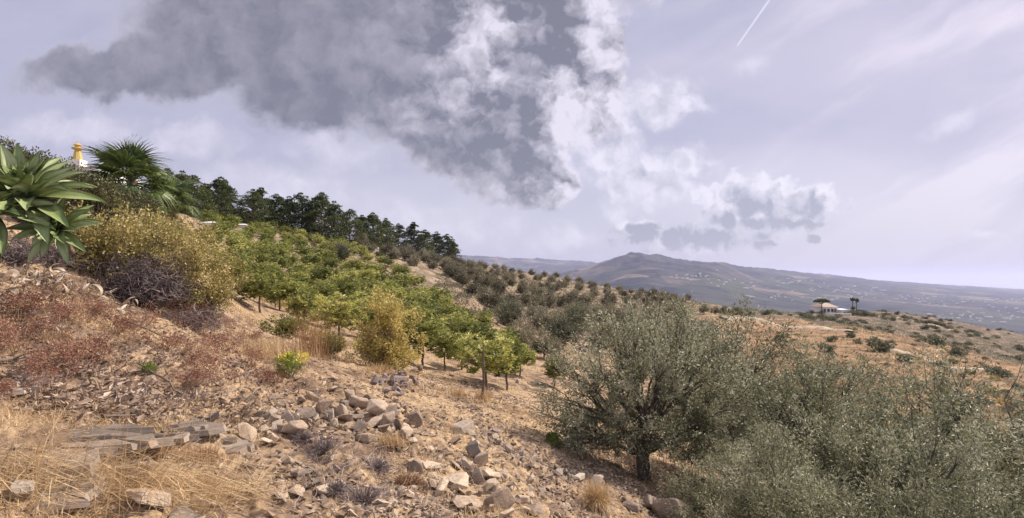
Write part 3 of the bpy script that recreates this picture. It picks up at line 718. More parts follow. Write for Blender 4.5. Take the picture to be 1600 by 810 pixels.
# ---------------------------------------------------------------- yellow shrub, herbs
ysh = bush('yellow_shrub', 101, [(0, 0, 1.25, .95, .8, 1.15), (-.25, 0, .8, 1.0, .9, .8), (.1, 0, 1.75, .62, .6, .75), (.55, 0, .8, .6, .6, .6)], 13000, .085, .038, 'yellow', 150, .012, 'twig')
plant('yellow_shrub', ysh, 'tall yellow-leaved shrub standing in front of the mango orchard', 'shrub', at(604, 16), 0, 1.0)
shr = bush('low_green', 103, [(0, 0, .45, .8, .5, .42), (.6, 0, .4, .5, .4, .38)], 2600, .085, .040, 'khaki', 60, .010)
shg = bush('mid_green', 104, [(0, 0, .45, .8, .5, .42), (.5, 0, .5, .5, .4, .45)], 2600, .095, .042, 'mango', 60, .010)
plant('shrub', shg, 'green and ochre shrub in front of the leftmost mango trunks', 'shrub', at(440, 17), .3, .9)
plant('shrub', shr, 'dull olive shrub beside the dry reeds below the mango trees', 'shrub', at(505, 15.5), 1.3, .85)
plant('shrub', shg, 'dark green sapling bush right of the dry reeds', 'shrub', at(513, 16.5), 2.3, .75)
plant('shrub', shg, 'small green sprout bush under the big olive on the left', 'shrub', at(868, 9.6), 2.0, .30)
hb_ = bush('herb', 105, [(0, 0, .22, .30, .25, .22), (-.12, 0, .16, .2, .2, .16)], 1500, .075, .010, 'green', 40, .005, 'green')
g3 = np.random.default_rng(5); q_ = rdir(130, g3) * np.array([.26, .2, .10]) + np.array([.05, 0, .36])
fl = mesh_of('herb_flowers', [leaves(np.repeat(q_, 4, 0) + g3.normal(size=(520, 3)) * .012, rdir(520, g3), .03, .022, 0, g3)], [M['flower']])
fh = plant('flowering_herb', hb_ + [('flowers', fl)], 'low bright green herb with yellow flowers on the dry slope', 'herb', at(455, 9.3), 0, 1.0); fh.children[-1]['kind'] = 'stuff'
plant('flowering_herb', hb_, 'tiny green weed among the dry litter on the left', 'herb', at(235, 6.6), 0, .38)

# ---------------------------------------------------------------- khaki bush with its tangle of bare twigs, hedge
kb = bush('khaki_bush', 110, [(0, 0, .95, 1.15, .9, .75), (-.8, .2, 1.1, .6, .6, .75), (.85, -.1, .6, .65, .7, .65), (-.4, .3, 1.5, .5, .5, .4)], 21000, .050, .030, 'khaki', 300, .010, 'twig')
plant('khaki_bush', kb, 'large bush of small yellow-brown leaves between the agave and the orchard', 'bush', at(252, 11.3) + Vector((0, 0, .0)), 0, .98)
kb2 = bush('khaki_bush_small', 111, [(0, 0, .6, .7, .6, .55)], 6000, .050, .030, 'khaki', 90, .008, 'twig')
plant('khaki_bush', kb2, 'smaller yellow-brown bush under the fan palm, beside the agave', 'bush', at(165, 10.4), 0, 1.3)
plant('khaki_bush', kb2, 'yellow-brown bush right under the smaller fan palm', 'bush', at(268, 12.6), 1, 1.45)
plant('khaki_bush', kb2, 'yellow-brown bush at the upper right shoulder of the large khaki bush', 'bush', at(312, 12.8), 4, 1.25)
plant('khaki_bush', kb2, 'yellow-brown bush on the slope left of the first orchard trees', 'bush', at(290, 18), 2.2, 1.7)
plant('khaki_bush', kb2, 'straggling yellowish bush at the lower right foot of the large khaki bush', 'bush', at(322, 11.5), 2, 1.0)
def tangle(name, seed, n, rx, ry, rz_, rad, mat, curl=.35):
    g = np.random.default_rng(seed); a = rdir(n, g); a[:, 2] = np.abs(a[:, 2]); P0 = a * g.uniform(.1, .9, (n, 1)) * np.array([rx, ry, rz_])
    b = rdir(n, g); P1 = P0 + b * g.uniform(.25, .8, (n, 1)) * np.array([rx, ry, rz_]); P1[:, 2] = np.abs(P1[:, 2])
    return mesh_of(name, [tubes(curves(P0, P1, 6, curl, g), np.repeat(np.linspace(rad, rad * .4, 6)[None], n, 0), 3)], [M[mat]])
plant('dead_bush', [('branches', tangle('dead_bush_branches', 112, 900, .62, .45, .62, .006, 'twig_dark'))], 'tangle of bare grey-purple twigs at the foot of the khaki bush', 'dead bush', at(222, 10.0), 0, 1.45)
plant('dead_bush', [('branches', tangle('dead_bush_branches_b', 113, 500, .8, .4, .35, .0045, 'twig'))], 'low tangle of pale dead twigs below the bare grey-purple bush', 'dead bush', at(292, 10.0), 0, 1.15)
hp = []
for px, Y, top in [(-60, 12.5, 222), (0, 12.5, 216), (50, 12.2, 236), (100, 12, 246), (140, 12.3, 268), (175, 13, 285), (215, 14, 300)]:
    c_ = at(px, Y); zt = (HY - top) * Y / F; r_ = max(.35, (zt - c_.z) / 2); hp.append((c_.x, c_.y, c_.z + r_ * .95, .78, .6, r_))
g4 = np.random.default_rng(9)
tips = ellip_pts(2300, hp, g4, .3, .10); o0 = np.array([hp[2][0], hp[2][1], at(50, 12.2).z])
k = np.repeat(np.arange(len(tips)), 26); d = rdir(len(k), g4); P = tips[k] + d * g4.random((len(k), 1)) * .17
V, f = leaves(P - o0, d + g4.normal(size=d.shape) * .5 + np.array([0, 0, .3]), g4.uniform(.05, .085, len(k)), g4.uniform(.024, .036, len(k)), .05, g4)
tt = tips[::6] - o0; hb0 = tt.copy(); hb0[:, 2] = np.array([at(CX + F * (t[0] + o0[0]) / (t[1] + o0[1]), t[1] + o0[1]).z - o0[2] for t in tt])
plant('hedge', [('stems', mesh_of('hedge_stems', [tubes(curves(hb0, tt, 4, .08, g4), np.repeat(np.linspace(.02, .008, 4)[None], len(tt), 0), 3)], [M['bark']])), ('foliage', mesh_of('hedge_foliage', [(V, f)], [M['hedge']]))],
      'dark green clipped hedge behind the agave at the top of the bank', 'hedge', Vector(o0))

# ---------------------------------------------------------------- fan palms
def frond_mesh(name, seed, pet=.75, bl=.80, n=30, spread=150, droop=.35, mat='palm'):
    g = np.random.default_rng(seed); a = np.radians(np.linspace(-spread, spread, n)); o = np.array([pet, 0, 0.0])
    Vs, Fs = [], []; ks = 5
    for ai in a:
        L = bl * (.82 + .18 * math.cos(ai)) * g.uniform(.92, 1.05); d = np.array([math.cos(ai), math.sin(ai), 0]); s_ = np.array([-math.sin(ai), math.cos(ai), 0])
        t = np.linspace(0, 1, ks); W = np.array([.006, .026, .024, .013, .001])
        ctr = o + d * (t * L)[:, None]; ctr[:, 2] += .10 * np.sin(t * 2.2) - droop * L * np.maximum(t - .35, 0) ** 2 * 1.7 * g.uniform(.6, 1.3)
        v = np.concatenate([ctr - s_ * W[:, None], ctr + s_ * W[:, None]]); v[ks:, 2] += .012
        f = np.array([[i, i + 1, i + ks + 1, i + ks] for i in range(ks - 1)]); Vs.append(v); Fs.append(f)
    t = np.linspace(0, 1, 5); pc = np.stack([t * pet, 0 * t, .06 * np.sin(t * 3)], 1)
    return mesh_of(name, [tubes(pc[None], np.linspace(.022, .012, 5)[None], 5)] + list(zip(Vs, Fs)), [M[mat]])
def fan_palm(label, loc, th, n, s, meshes, seed, grp=None):
    g = np.random.default_rng(seed); t = thing('fan_palm', label, 'palm', loc, (0, 0, 0), s, grp)
    P = curves(np.array([[0, 0, -.3]]), np.array([[0, 0, th]]), 8, .02, g); tr = tubes(P, (np.linspace(.17, .13, 8) + g.random(8) * .03)[None], 10)
    stub = tubes(curves(np.repeat(P[0], 12, 0)[:96], np.repeat(P[0], 12, 0)[:96] + unit(rdir(96, g) * np.array([1, 1, .2])) * .24 + np.array([0, 0, .12]), 3, .02, g), np.tile([.02, .015, .008], (96, 1)), 4)
    obj('trunk', mesh_of('palm_trunk', [tr, stub], [M['bark_brown']]), t)
    for i in range(n):
        u = (i + .5) / n; el = R(82 - 118 * u ** .9 + g.normal() * 6); az = i * 2.39996 + g.normal() * .15
        o = obj('frond', meshes[i % len(meshes)], t, (0, 0, th - .02 - u * .12)); o.rotation_mode = 'XYZ'; o.rotation_euler = (g.normal() * .25, -el, az); o.scale = (g.uniform(.85, 1.1),) * 3
    return t
fr = [frond_mesh('palm_frond_%d' % i, 120 + i, .62, .74, 30, 125, dr) for i, dr in enumerate([.3, .55, .9])]
b_ = at(207, 14.5); fan_palm('green fan palm with a spiky round crown above the khaki bush', b_, ((HY - 282) * 14.5 / F - b_.z) / .93, 30, .93, fr, 4)
b_ = at(262, 16.0); fan_palm('smaller fan palm with drooping yellowish fronds right of the taller palm', b_, (HY - 287) * 16.0 / F - b_.z, 16, .78, fr, 6)

# ---------------------------------------------------------------- agaves
def agave_leaf(name, seed, L, W, curve, twist=0.0):
    g = np.random.default_rng(seed); n, mm = 15, 7; t = np.linspace(0, 1, n)
    el = np.radians(62) - curve * t; dl = L / (n - 1); x = np.concatenate([[0], np.cumsum(np.cos(el[:-1]) * dl)]); z = np.concatenate([[0], np.cumsum(np.sin(el[:-1]) * dl)])
    wd = W * (.34 + .66 * np.sin(np.clip(t * 1.25, 0, 1) * np.pi * .55)) * np.clip((1 - t) * 2.1, 0, 1) ** .75
    wd = np.where(t > .98, .002, wd); s = np.linspace(-1, 1, mm)
    ed = .02 * np.sin(t * 9 + g.random() * 6) * W * 3
    V = []
    for top in (1, -1):
        for i in range(n):
            nx, nz = -math.sin(el[i]), math.cos(el[i]); th = .022 * (1 - t[i]) + .003
            for q in s:
                h = (q * q) * wd[i] * .26 + ed[i] * q * q; off = h + (0 if top == 1 else -th * (1 - q * q))
                V.append((x[i] + nx * off, q * wd[i] * .5, z[i] + nz * off))
    V = np.array(V); i = np.arange(n - 1)[:, None] * mm + np.arange(mm - 1)[None]
    f1 = np.stack([i, i + 1, i + mm + 1, i + mm], -1).reshape(-1, 4); f2 = f1[:, ::-1] + n * mm
    e = np.arange(n - 1) * mm; sd_ = np.stack([e, e + mm, e + mm + n * mm, e + n * mm], -1); e2 = e + mm - 1; sd2 = np.stack([e2 + mm, e2, e2 + n * mm, e2 + mm + n * mm], -1)
    return mesh_of(name, [(V, np.concatenate([f1, f2, sd_, sd2]))], [M['agave']], True)
m, nt = new_mat('agave_leaf'); co = objco(nt); ax, ay, az_ = sep(nt, co.k)
n1 = noise(nt, comb(nt, ax * 2.0, ay * 22.0, az_ * 2.0), 1.4, 4, .55); n2 = noise(nt, co, 6.0, 4, .6)
c = ramp(nt, (n1 * .6 + n2 * .4 + (rnd_obj(nt) - .5) * .35).mx(0.0).mn(1.0), [(.2, (.12, .165, .050)), (.5, (.27, .335, .125)), (.8, (.50, .54, .29))])
c = mixc(nt, ay.absv().ss(.050, .085) * .55, c, (.45, .47, .27))
finish(nt, c, .42, n1, .15, .01, trans=.12, spec=.5); M['agave'] = m
ag = [agave_leaf('agave_leaf_%d' % i, 130 + i, L, .215, cv) for i, (L, cv) in enumerate([(.60, .15), (.74, .40), (.78, .65), (.80, .95)])]
def agave(label, loc, axis_rot, n, s, seed, grp='agave rosettes on the bank'):
    g = np.random.default_rng(seed); t = thing('agave', label, 'agave', loc, axis_rot, s, grp)
    P = curves(np.array([[0, 0, -.7]]), np.array([[0, 0, .05]]), 5, .03, g); obj('stem', mesh_of('agave_stem', [tubes(P, np.array([[.08, .08, .09, .10, .05]]), 8)], [M['bark_brown']], True), t)
    for i in range(n):
        u = i / (n - 1.0); kind = min(3, int(u * 3.6)); o = obj('leaf', ag[kind], t, (0, 0, .10 - u * .12))
        o.rotation_euler = (g.normal() * .10, R(-30 + 78 * u ** 1.1 + g.normal() * 5), i * 2.39996 + g.normal() * .12); q = (.62 + .4 * min(1, u * 1.6)) * g.uniform(.92, 1.08); o.scale = (q, q * g.uniform(.9, 1.1), q)
    return t
def pp(px, py, Y): return Vector(((px - CX) * Y / F, Y, (HY - py) * Y / F))
agave('large green agave rosette of broad pointed leaves on top of the left bank', pp(46, 312, 6.3), (R(38), R(16), 0), 54, .92, 1)
agave('agave rosette cut off by the left edge of the picture', pp(-12, 335, 6.0), (R(40), R(-12), 1.0), 38, .78, 2)
for i_, (px, py) in enumerate([(20, 400), (75, 402), (125, 405)]): plant('dead_bush', [('branches', tangle('agave_skirt_%d' % i_, 114 + i_, 420, .5, .35, .45, .006, 'twig_dark'))], ['dark tangle of dead stalks under the left agave', 'dark tangle of dead stalks under the middle of the agaves', 'dark tangle of dead stalks at the right foot of the agaves'][i_], 'dead bush', hit(px, py + 14), 0, 1.0)  # dark twigs added to stand in for the shaded hollow under the agaves
agave('lower agave rosette hanging under the large one with drooping leaves', pp(92, 362, 6.4), (R(50), R(28), 0), 42, .62, 3)

# ==================================================================== STONES
def hull_rock(seed, sx, sy, sz, n=13, bev=.0):
    """an angular broken stone: the hull of a few corners, with thinner, split edges"""
    g = np.random.default_rng(seed); bm = bmesh.new()
    p = rdir(n, g) ** 1.0; p = np.sign(p) * np.abs(p) ** .62; p *= g.uniform(.78, 1.05, (n, 1)); p *= np.array([sx, sy, sz])
    sh = g.uniform(-.35, .35, 2); p[:, 0] += p[:, 2] * sh[0]; p[:, 1] += p[:, 2] * sh[1]
    vs = [bm.verts.new(v) for v in p]; r_ = bmesh.ops.convex_hull(bm, input=vs)
    bmesh.ops.delete(bm, geom=[v for v in bm.verts if not v.link_faces], context='VERTS')
    bmesh.ops.dissolve_limit(bm, angle_limit=R(9), verts=bm.verts, edges=bm.edges)
    if bev: bmesh.ops.bevel(bm, geom=bm.edges[:], offset=bev, segments=1, affect='EDGES', clamp_overlap=True)
    bmesh.ops.triangulate(bm, faces=bm.faces)
    bm.verts.index_update(); V = np.array([v.co[:] for v in bm.verts]); Fc = np.array([[v.index for v in f.verts] for f in bm.faces]); bm.free(); return V, Fc
def rock_meshes(tag_, mat, seed, shapes, bev=.05):
    return [mesh_of('%s_%d' % (tag_, i), [hull_rock(seed + i, *s, n=12 + i % 5, bev=bev)], [M[mat]]) for i, s in enumerate(shapes)]
SH = [(1, .8, .42), (1, .6, .55), (1, .75, .28), (1, .5, .35), (1, .9, .6), (1, .65, .22), (1, .7, .75), (1, .45, .5), (1, .85, .33), (1, .6, .3)]
RK = rock_meshes('stone', 'rock', 200, SH); RP = rock_meshes('dark_stone', 'rock_purple', 220, SH); RG_ = rock_meshes('grey_stone', 'rock_grey', 240, SH)
gr = np.random.default_rng(31)
def stone(label, p, r, set_=None, k=None, sink=.25, rot=None, grp=None, sc=(1, 1, 1), cat='stone', name='stone'):
    set_ = set_ or RK; k = int(gr.integers(len(set_))) if k is None else k
    rot = rot or (gr.normal() * .35, gr.normal() * .35, gr.random() * 6.28)
    q = r * np.array(sc)
    o = obj(name, set_[k], None, p + Vector((0, 0, r * SH[k][2] * (1 - 2 * sink))), rot, tuple(q)); tag(o, label, cat, grp); return o
# stones the eye can pick out one by one: column, row, width in picture columns, extras
named = [
    (508, 640, 26, RK, 6, 'dark pointed stone standing upright at the left of the main stone heap'), (560, 632, 30, RK, 1, 'brown blocky stone in the middle of the main stone heap'),
    (590, 640, 32, RK, 4, 'pale flat-topped stone at the top of the main stone heap'), (612, 648, 28, RG_, 6, 'dark-sided stone under the pale flat-topped one in the main heap'),
    (540, 655, 26, RK, 7, 'leaning pale slab stone in the main stone heap'), (522, 662, 24, RK, 1, 'squat brown stone low in the main heap'), (570, 685, 42, RK, 3, 'long pale slab leaning out of the foot of the main stone heap'),
    (605, 672, 26, RK, 7, 'bright upright slab beside the dark hollow of the main heap'), (628, 668, 24, RK, 3, 'bright tilted slab at the right end of the main heap'),
    (640, 658, 18, RK, 0, 'small pale stone at the upper right end of the main heap'), (645, 690, 14, RK, 0, 'small stone at the lower right foot of the main heap'), (585, 662, 24, RK, 8, 'wedge-shaped pale stone in the middle of the main heap'),
    (475, 650, 34, RG_, 1, 'broad dull stone left of the main stone heap'), (450, 655, 22, RG_, 0, 'grey stone with a pale top between the litter and the main heap'), (462, 672, 30, RK, 4, 'round-shouldered pale stone below the broad dull stone'),
    (385, 678, 44, RK, 1, 'brown wedge stone with a steep left face beside the dry sticks'), (415, 690, 24, RK, 2, 'flat stone right of the brown wedge stone'),
    (200, 745, 46, RK, 1, 'blocky stone with a dark hollow on its left in the straw'), (235, 778, 62, RK, 2, 'broad pale cracked slab in the straw below the blocky stone'),
    (290, 800, 70, RG_, 5, 'layered flat slab cut by the bottom edge of the picture'), (30, 770, 44, RG_, 4, 'rounded grey stone at the left edge by the long straw'),
    (722, 668, 48, RG_, 3, 'long dark slab lying on the small stone stack'), (712, 690, 20, RK, 7, 'pale upright chip at the left of the small stone stack'), (738, 708, 34, RG_, 6, 'dark pointed block at the foot of the small stone stack'),
    (742, 692, 20, RK, 0, 'pale stone in the middle of the small stone stack'), (757, 680, 18, RK, 7, 'pale stone under the right end of the long dark slab'), (735, 676, 18, RG_, 2, 'thin stone under the middle of the long dark slab'),
    (762, 740, 34, RK, 8, 'bright tilted slab alone below the small stone stack'), (786, 745, 22, RK, 0, 'narrow pale stone right of the bright tilted slab'), (650, 735, 28, RK, 6, 'dark triangular stone in the straw right of the dead bushes'),
    (690, 765, 32, RK, 3, 'dark cleft slab in the lower scree'), (712, 752, 40, RK, 8, 'large pale slab at the top of the lower scree'), (730, 785, 54, RK, 2, 'broad pale slab in the middle of the lower scree'),
    (780, 790, 40, RK, 6, 'dark-sided block with a sharp ridge in the lower scree'), (812, 780, 30, RK, 3, 'thin pale slab beside the dark-sided block'), (835, 798, 26, RK, 0, 'pale stone at the right edge of the lower scree'),
    (1050, 805, 60, RG_, 4, 'big smooth grey boulder at the bottom edge near the olive shade'), (1018, 788, 26, RG_, 6, 'dark hollow-faced stone left of the big grey boulder'), (985, 795, 30, RG_, 1, 'grey stone two places left of the big grey boulder'),
    (955, 778, 22, RG_, 2, 'flat grey stone in the shade near the grey boulder'), (930, 755, 26, RG_, 0, 'grey stone high in the wall of stones under the big olive'), (905, 745, 24, RG_, 3, 'leaning grey stone in the wall of stones under the big olive'),
    (450, 720, 26, RK, 3, 'pale slab in the gravel left of the dead bushes'), (465, 765, 28, RK, 2, 'flat brownish stone at the left of the lower dead bush'), (505, 772, 22, RK, 0, 'pale chip stone beside the lower dead bush'), (470, 740, 30, RG_, 8, 'broad dull slab between the two dead bushes and the straw'),
    (240, 620, 30, RK, 7, 'pale upright chip beside the long dark stick'), (228, 596, 30, RK, 2, 'pale layered stone in the litter above the long dark stick'), (205, 583, 26, RG_, 5, 'dark flat stone in the litter under the green weed'),
    (330, 655, 36, RG_, 5, 'thin flat slab beside the dry sticks'), (650, 720, 24, RK, 5, 'flat pale stone on the straw right of the main heap'), (672, 727, 30, RK, 8, 'low pale slab right of the flat pale stone on the straw')]
for px, py, wd, st, k, lab in named:
    p = hit(px, py + wd * .18); stone(lab, p, wd * .5 * p.y / F * 1.28, st, k, .18)
# heaps and lines of stones: countable, but alike
def heap(n, cx, cy, rx, ry, w0, w1, sets, label, grp, slope=0.0, pile=0.0, name='stone'):
    for _ in range(n):
        a = gr.random() * 6.28; q = gr.random() ** .6; px = cx + rx * q * math.cos(a); py = cy + ry * q * math.sin(a) + slope * (px - cx)
        p = hit(px, py); wd = 1.25 * (w0 + (w1 - w0) * gr.random() ** 1.9)
        p = p + Vector((0, 0, pile * (1 - q) * gr.random())); stone(label, p, wd * .5 * p.y / F, sets[int(gr.integers(len(sets)))], None, .2, (gr.normal() * .55, gr.normal() * .55, gr.random() * 6.28), grp)
heap(50, 580, 660, 78, 32, 9, 30, [RK, RK, RG_], 'angular broken stone in the main heap on the slope', 'stones of the main heap', .1, .06)
heap(34, 618, 603, 34, 18, 8, 20, [RP], 'dark purple-grey stone in the small heap below the yellow shrub', 'dark stones below the yellow shrub', .05, .10, 'dark_stone')
heap(10, 640, 583, 22, 8, 6, 14, [RK, RG_], 'pale stone at the top of the dark heap below the yellow shrub', 'pale stones above the dark heap')
heap(14, 745, 685, 34, 20, 7, 15, [RK, RG_], 'broken stone around the small stack of slabs', 'stones of the small stack', 0, .04)
heap(44, 755, 768, 100, 40, 8, 30, [RK, RK, RG_], 'pale slab of schist in the loose scree at the bottom centre', 'stones of the lower scree', .15, .02)
heap(34, 440, 650, 90, 36, 8, 26, [RK, RG_], 'dull stone half sunk in the dry grass left of the main heap', 'stones left of the main heap', .05)
heap(12, 500, 600, 50, 18, 6, 15, [RK, RP], 'dark stone on the slope below the flowering herb', 'stones below the herb')
heap(16, 480, 750, 110, 42, 7, 18, [RK, RG_], 'chip of brown stone around the dead bushes', 'stones around the dead bushes', .05)
for i in range(44):                                       # the line of stones that edges the track under the olive
    t = gr.random(); px = 770 + 250 * t + gr.normal() * 9; py = 682 + 112 * t ** .9 + gr.normal() * 8 + 6
    p = hit(px, py); wd = 8 + 16 * gr.random() ** 1.8; stone('grey stone in the tumbled edge that runs down under the big olive', p, wd * .5 * p.y / F, [RG_, RG_, RP][i % 3], None, .15, (gr.normal() * .5, gr.normal() * .5, gr.random() * 6.28), 'stones of the edge under the big olive')
heap(12, 665, 640, 70, 40, 5, 12, [RK], 'small pale stone scattered on the slope right of the main heap', 'scattered stones right of the heap')
heap(8, 740, 600, 70, 16, 5, 13, [RK, RG_], 'small stone on the bare ground near the brown stake', 'stones near the stake')
# ledges of grey layered rock on the left
m = M['rock_grey']
def ledge(label, px, py, wpx, depth, h, seed, rz=0.0):
    g = np.random.default_rng(seed); p = hit(px, py); W = wpx * p.y / F; t = thing('rock_ledge', label, 'rock', p, (0, 0, rz), 1.0, None)
    z = -.10
    for k in range(5):
        th = h * g.uniform(.2, .4); n = 15; a = np.sort(g.random(n) * 6.28); rr = g.uniform(.75, 1.05, n) * (1 - .1 * k)
        x = np.cos(a) * rr * W * .5 + g.normal() * .07 * W; y = np.sin(a) * rr * depth * .5 + g.normal() * .05 * depth + k * depth * .05
        sl = g.normal(size=2) * .03
        lo = np.stack([x, y, np.full(n, z - .03)], 1); up = np.stack([x * .96, y * .96, z + th + x * sl[0] + y * sl[1] + g.normal(size=n) * .012], 1); cc = up.mean(0)[None]; cc[0, 2] += .01
        V = np.concatenate([lo, up, cc]); i = np.arange(n); j = (i + 1) % n
        obj('slab', mesh_of('ledge_slab', [(V, np.stack([i, j, j + n, i + n], 1)), (V, np.stack([i + n, j + n, np.full(n, 2 * n)], 1))], [m]), t); z += th * .85
ledge('grey layered rock ledge sunk in straw at the left edge', 40, 742, 230, .7, .10, 1, -.1)
ledge('upper grey rock ledge with flat broken layers on the left', 130, 690, 250, .6, .09, 2, .05)
ledge('thin rock ledge under the two crossed sticks', 250, 668, 190, .5, .07, 3, .05)
ledge('grey ledge of rock beside the sticks left of the brown wedge stone', 340, 690, 110, .35, .06, 4, .2)
ledge('small grey ledge under the dark pipe at the left edge', 20, 592, 90, .4, .07, 5, 0)
ledge('pale ledge of rock in the red weeds on the left', 345, 560, 100, .5, .06, 6, -.5)

# loose chips, too many to count: one object
def chips(name, P, size, mat, seed, flat=.45):
    g = np.random.default_rng(seed); T = [hull_rock(300 + i, 1, g.uniform(.5, .9), g.uniform(.2, .55), 8) for i in range(9)]; bl = []
    k = g.integers(0, 9, len(P))
    for i, (tv, tf) in enumerate(T):
        Q = P[k == i]; s = size[k == i]; n = len(Q)
        if not n: continue
        a, b, c_ = g.random(n) * 6.28, g.normal(size=n) * .4, g.normal(size=n) * .4
        Rz = np.zeros((n, 3, 3)); Rz[:, 0, 0] = np.cos(a); Rz[:, 0, 1] = -np.sin(a); Rz[:, 1, 0] = np.sin(a); Rz[:, 1, 1] = np.cos(a); Rz[:, 2, 2] = 1
        Rx = np.zeros((n, 3, 3)); Rx[:, 0, 0] = 1; Rx[:, 1, 1] = np.cos(b); Rx[:, 1, 2] = -np.sin(b); Rx[:, 2, 1] = np.sin(b); Rx[:, 2, 2] = np.cos(b)
        Ry = np.zeros((n, 3, 3)); Ry[:, 1, 1] = 1; Ry[:, 0, 0] = np.cos(c_); Ry[:, 0, 2] = np.sin(c_); Ry[:, 2, 0] = -np.sin(c_); Ry[:, 2, 2] = np.cos(c_)
        RR = Rz @ Rx @ Ry; V = np.einsum('nij,vj->nvi', RR, tv) * s[:, None, None] + Q[:, None, :]
        bl.append((V.reshape(-1, 3), (tf[None] + np.arange(n)[:, None, None] * len(tv)).reshape(-1, 3)))
    o = obj(name, mesh_of(name, bl, [M[mat]])); o['kind'] = 'stuff'; return o
def scatter(n, ymin, ymax, plo, phi, dens, g):
    """ground points between two depths and two picture columns, kept where dens(px, py) allows"""
    Y = np.exp(g.uniform(math.log(ymin), math.log(ymax), n)); px = g.uniform(plo, phi, n); X = (px - CX) * Y / F; z = ground_z(X, Y); py = HY - F * z / Y
    keep = g.random(n) < dens(px, py, X, Y); return np.stack([X, Y, z], 1)[keep]
gs = np.random.default_rng(44)
ell = lambda px, py, cx, cy, rx, ry: np.clip(1.35 - np.sqrt(((px - cx) / rx) ** 2 + ((py - cy) / ry) ** 2), 0, 1)
def d_rock(px, py, X, Y):
    n = np.clip(fbm(X * 1.1, Y * 1.1, 4, 60) * 2.2 + .42, 0.05, 1)
    m_ = np.maximum.reduce([ell(px, py, 590, 665, 150, 70), ell(px, py, 770, 760, 170, 90), ell(px, py, 690, 640, 150, 60), ell(px, py, 470, 680, 140, 80), ell(px, py, 240, 600, 130, 45) * .7, ell(px, py, 900, 750, 130, 40), ell(px, py, 730, 600, 120, 25)])
    return np.clip(m_ * 1.0 + .26, 0, 1) * n * (px < 1110)
P = scatter(60000, 3.0, 20, -20, 1110, d_rock, gs); s = .012 + .045 * gs.random(len(P)) ** 2.6 + P[:, 1] * .0012
chips('loose_gravel', P + np.array([0, 0, .004]), s * 1.15, 'rock', 1)
P = scatter(5200, 3.2, 14, 380, 1060, lambda px, py, X, Y: np.maximum.reduce([ell(px, py, 590, 670, 110, 45), ell(px, py, 765, 765, 120, 55), ell(px, py, 430, 665, 90, 45), ell(px, py, 700, 690, 90, 40) * .6, ell(px, py, 900, 750, 110, 26)]) * np.clip(fbm(X * 1.6, Y * 1.6, 3, 62) * 2.4 + .5, 0, 1), gs)
chips('broken_slate', P, .030 + .055 * gs.random(len(P)) ** 2.2, 'rock', 5)
P = scatter(5000, 4.0, 11, 740, 1090, lambda px, py, X, Y: np.exp(-((py - (688 + (px - 770) * .42)) / 26.0) ** 2), gs)
chips('grey_rubble', P + np.array([0, 0, .01]), .016 + .045 * gs.random(len(P)) ** 2.5, 'rock_grey', 2)
P = scatter(9000, 30, 60, 885, 960, lambda px, py, X, Y: ell(px, py, 925, 532, 32, 22) > .5, gs)
chips('pale_rubble', P, .10 + .30 * gs.random(len(P)) ** 2.5, 'rock', 3)
P = scatter(2600, 50, 190, 690, 1100, lambda px, py, X, Y: .6, gs); chips('terrace_stones', P, .10 + .35 * gs.random(len(P)) ** 3, 'rock', 4)

# ==================================================================== DRY GRASS AND LITTER
def blades(P, H, lean, wid, g, dirx=None, k=4, lie=.5):
    """dry stalks: each a tapering strip that leans and bows over"""
    n = len(P); a = g.random(n) * 6.283 if dirx is None else dirx + g.normal(size=n) * .5
    ln = lie * np.abs(g.normal(size=n) * .6 + .8) * lean; t = np.linspace(0, 1, k)[None]
    out = H[:, None] * np.sin(np.minimum(ln[:, None] * t * 1.1, 1.5)) * t ** .8; up = H[:, None] * t * np.cos(np.minimum(ln[:, None] * t, 1.5))
    C = np.stack([P[:, 0:1] + np.cos(a)[:, None] * out, P[:, 1:2] + np.sin(a)[:, None] * out, P[:, 2:3] + up], -1)
    b = g.random(n) * 6.283; S_ = np.stack([np.cos(b), np.sin(b), 0 * b], 1)[:, None] * (wid[:, None] * (1 - t * .8) * .5)[..., None]
    V = np.stack([C - S_, C + S_], 2).reshape(-1, 3); i = np.arange(n)[:, None] * (2 * k) + np.arange(k - 1)[None] * 2
    return V, np.stack([i, i + 1, i + 3, i + 2], -1).reshape(-1, 4)
def stuff(name, blocks, mat):
    o = obj(name, mesh_of(name, blocks, [M[mat]])); o['kind'] = 'stuff'; return o
def d_grass(px, py, X, Y):
    n = np.clip(fbm(X * .9 + 9, Y * .9, 4, 90) * 2.6 + .48, 0.02, 1)
    off = np.maximum.reduce([ell(px, py, 590, 660, 90, 30), ell(px, py, 100, 690, 190, 26), ell(px, py, 770, 770, 90, 40) * .8, ell(px, py, 900, 745, 150, 34) * .8])
    return n * (1 - .85 * off)
P = scatter(52000, 2.9, 12, -30, 1130, d_grass, gs); n = len(P)
tuft = np.repeat(P[: n // 6], 6, 0) + gs.normal(size=(n // 6 * 6, 3)) * np.array([.05, .05, 0]); P = np.concatenate([P[n // 6:], tuft])
stuff('dry_grass', [blades(P, gs.uniform(.04, .15, len(P)), 1.5, gs.uniform(.0028, .0055, len(P)) + P[:, 1] * .0002, gs, None, 4, 1.9)], 'straw')
P = scatter(26000, 12, 34, -10, 1130, lambda px, py, X, Y: np.clip(fbm(X * .4, Y * .4, 4, 93) * 2.4 + .40, 0.02, 1), gs)
stuff('dry_grass_far', [blades(P, gs.uniform(.10, .30, len(P)), 1.2, gs.uniform(.010, .018, len(P)), gs, None, 3, .8)], 'straw')
P = scatter(26000, 24, 100, 1130, 1680, lambda px, py, X, Y: np.clip(fbm(X * .16, Y * .16, 4, 95) * 2.6 + .45, 0.02, 1), gs)
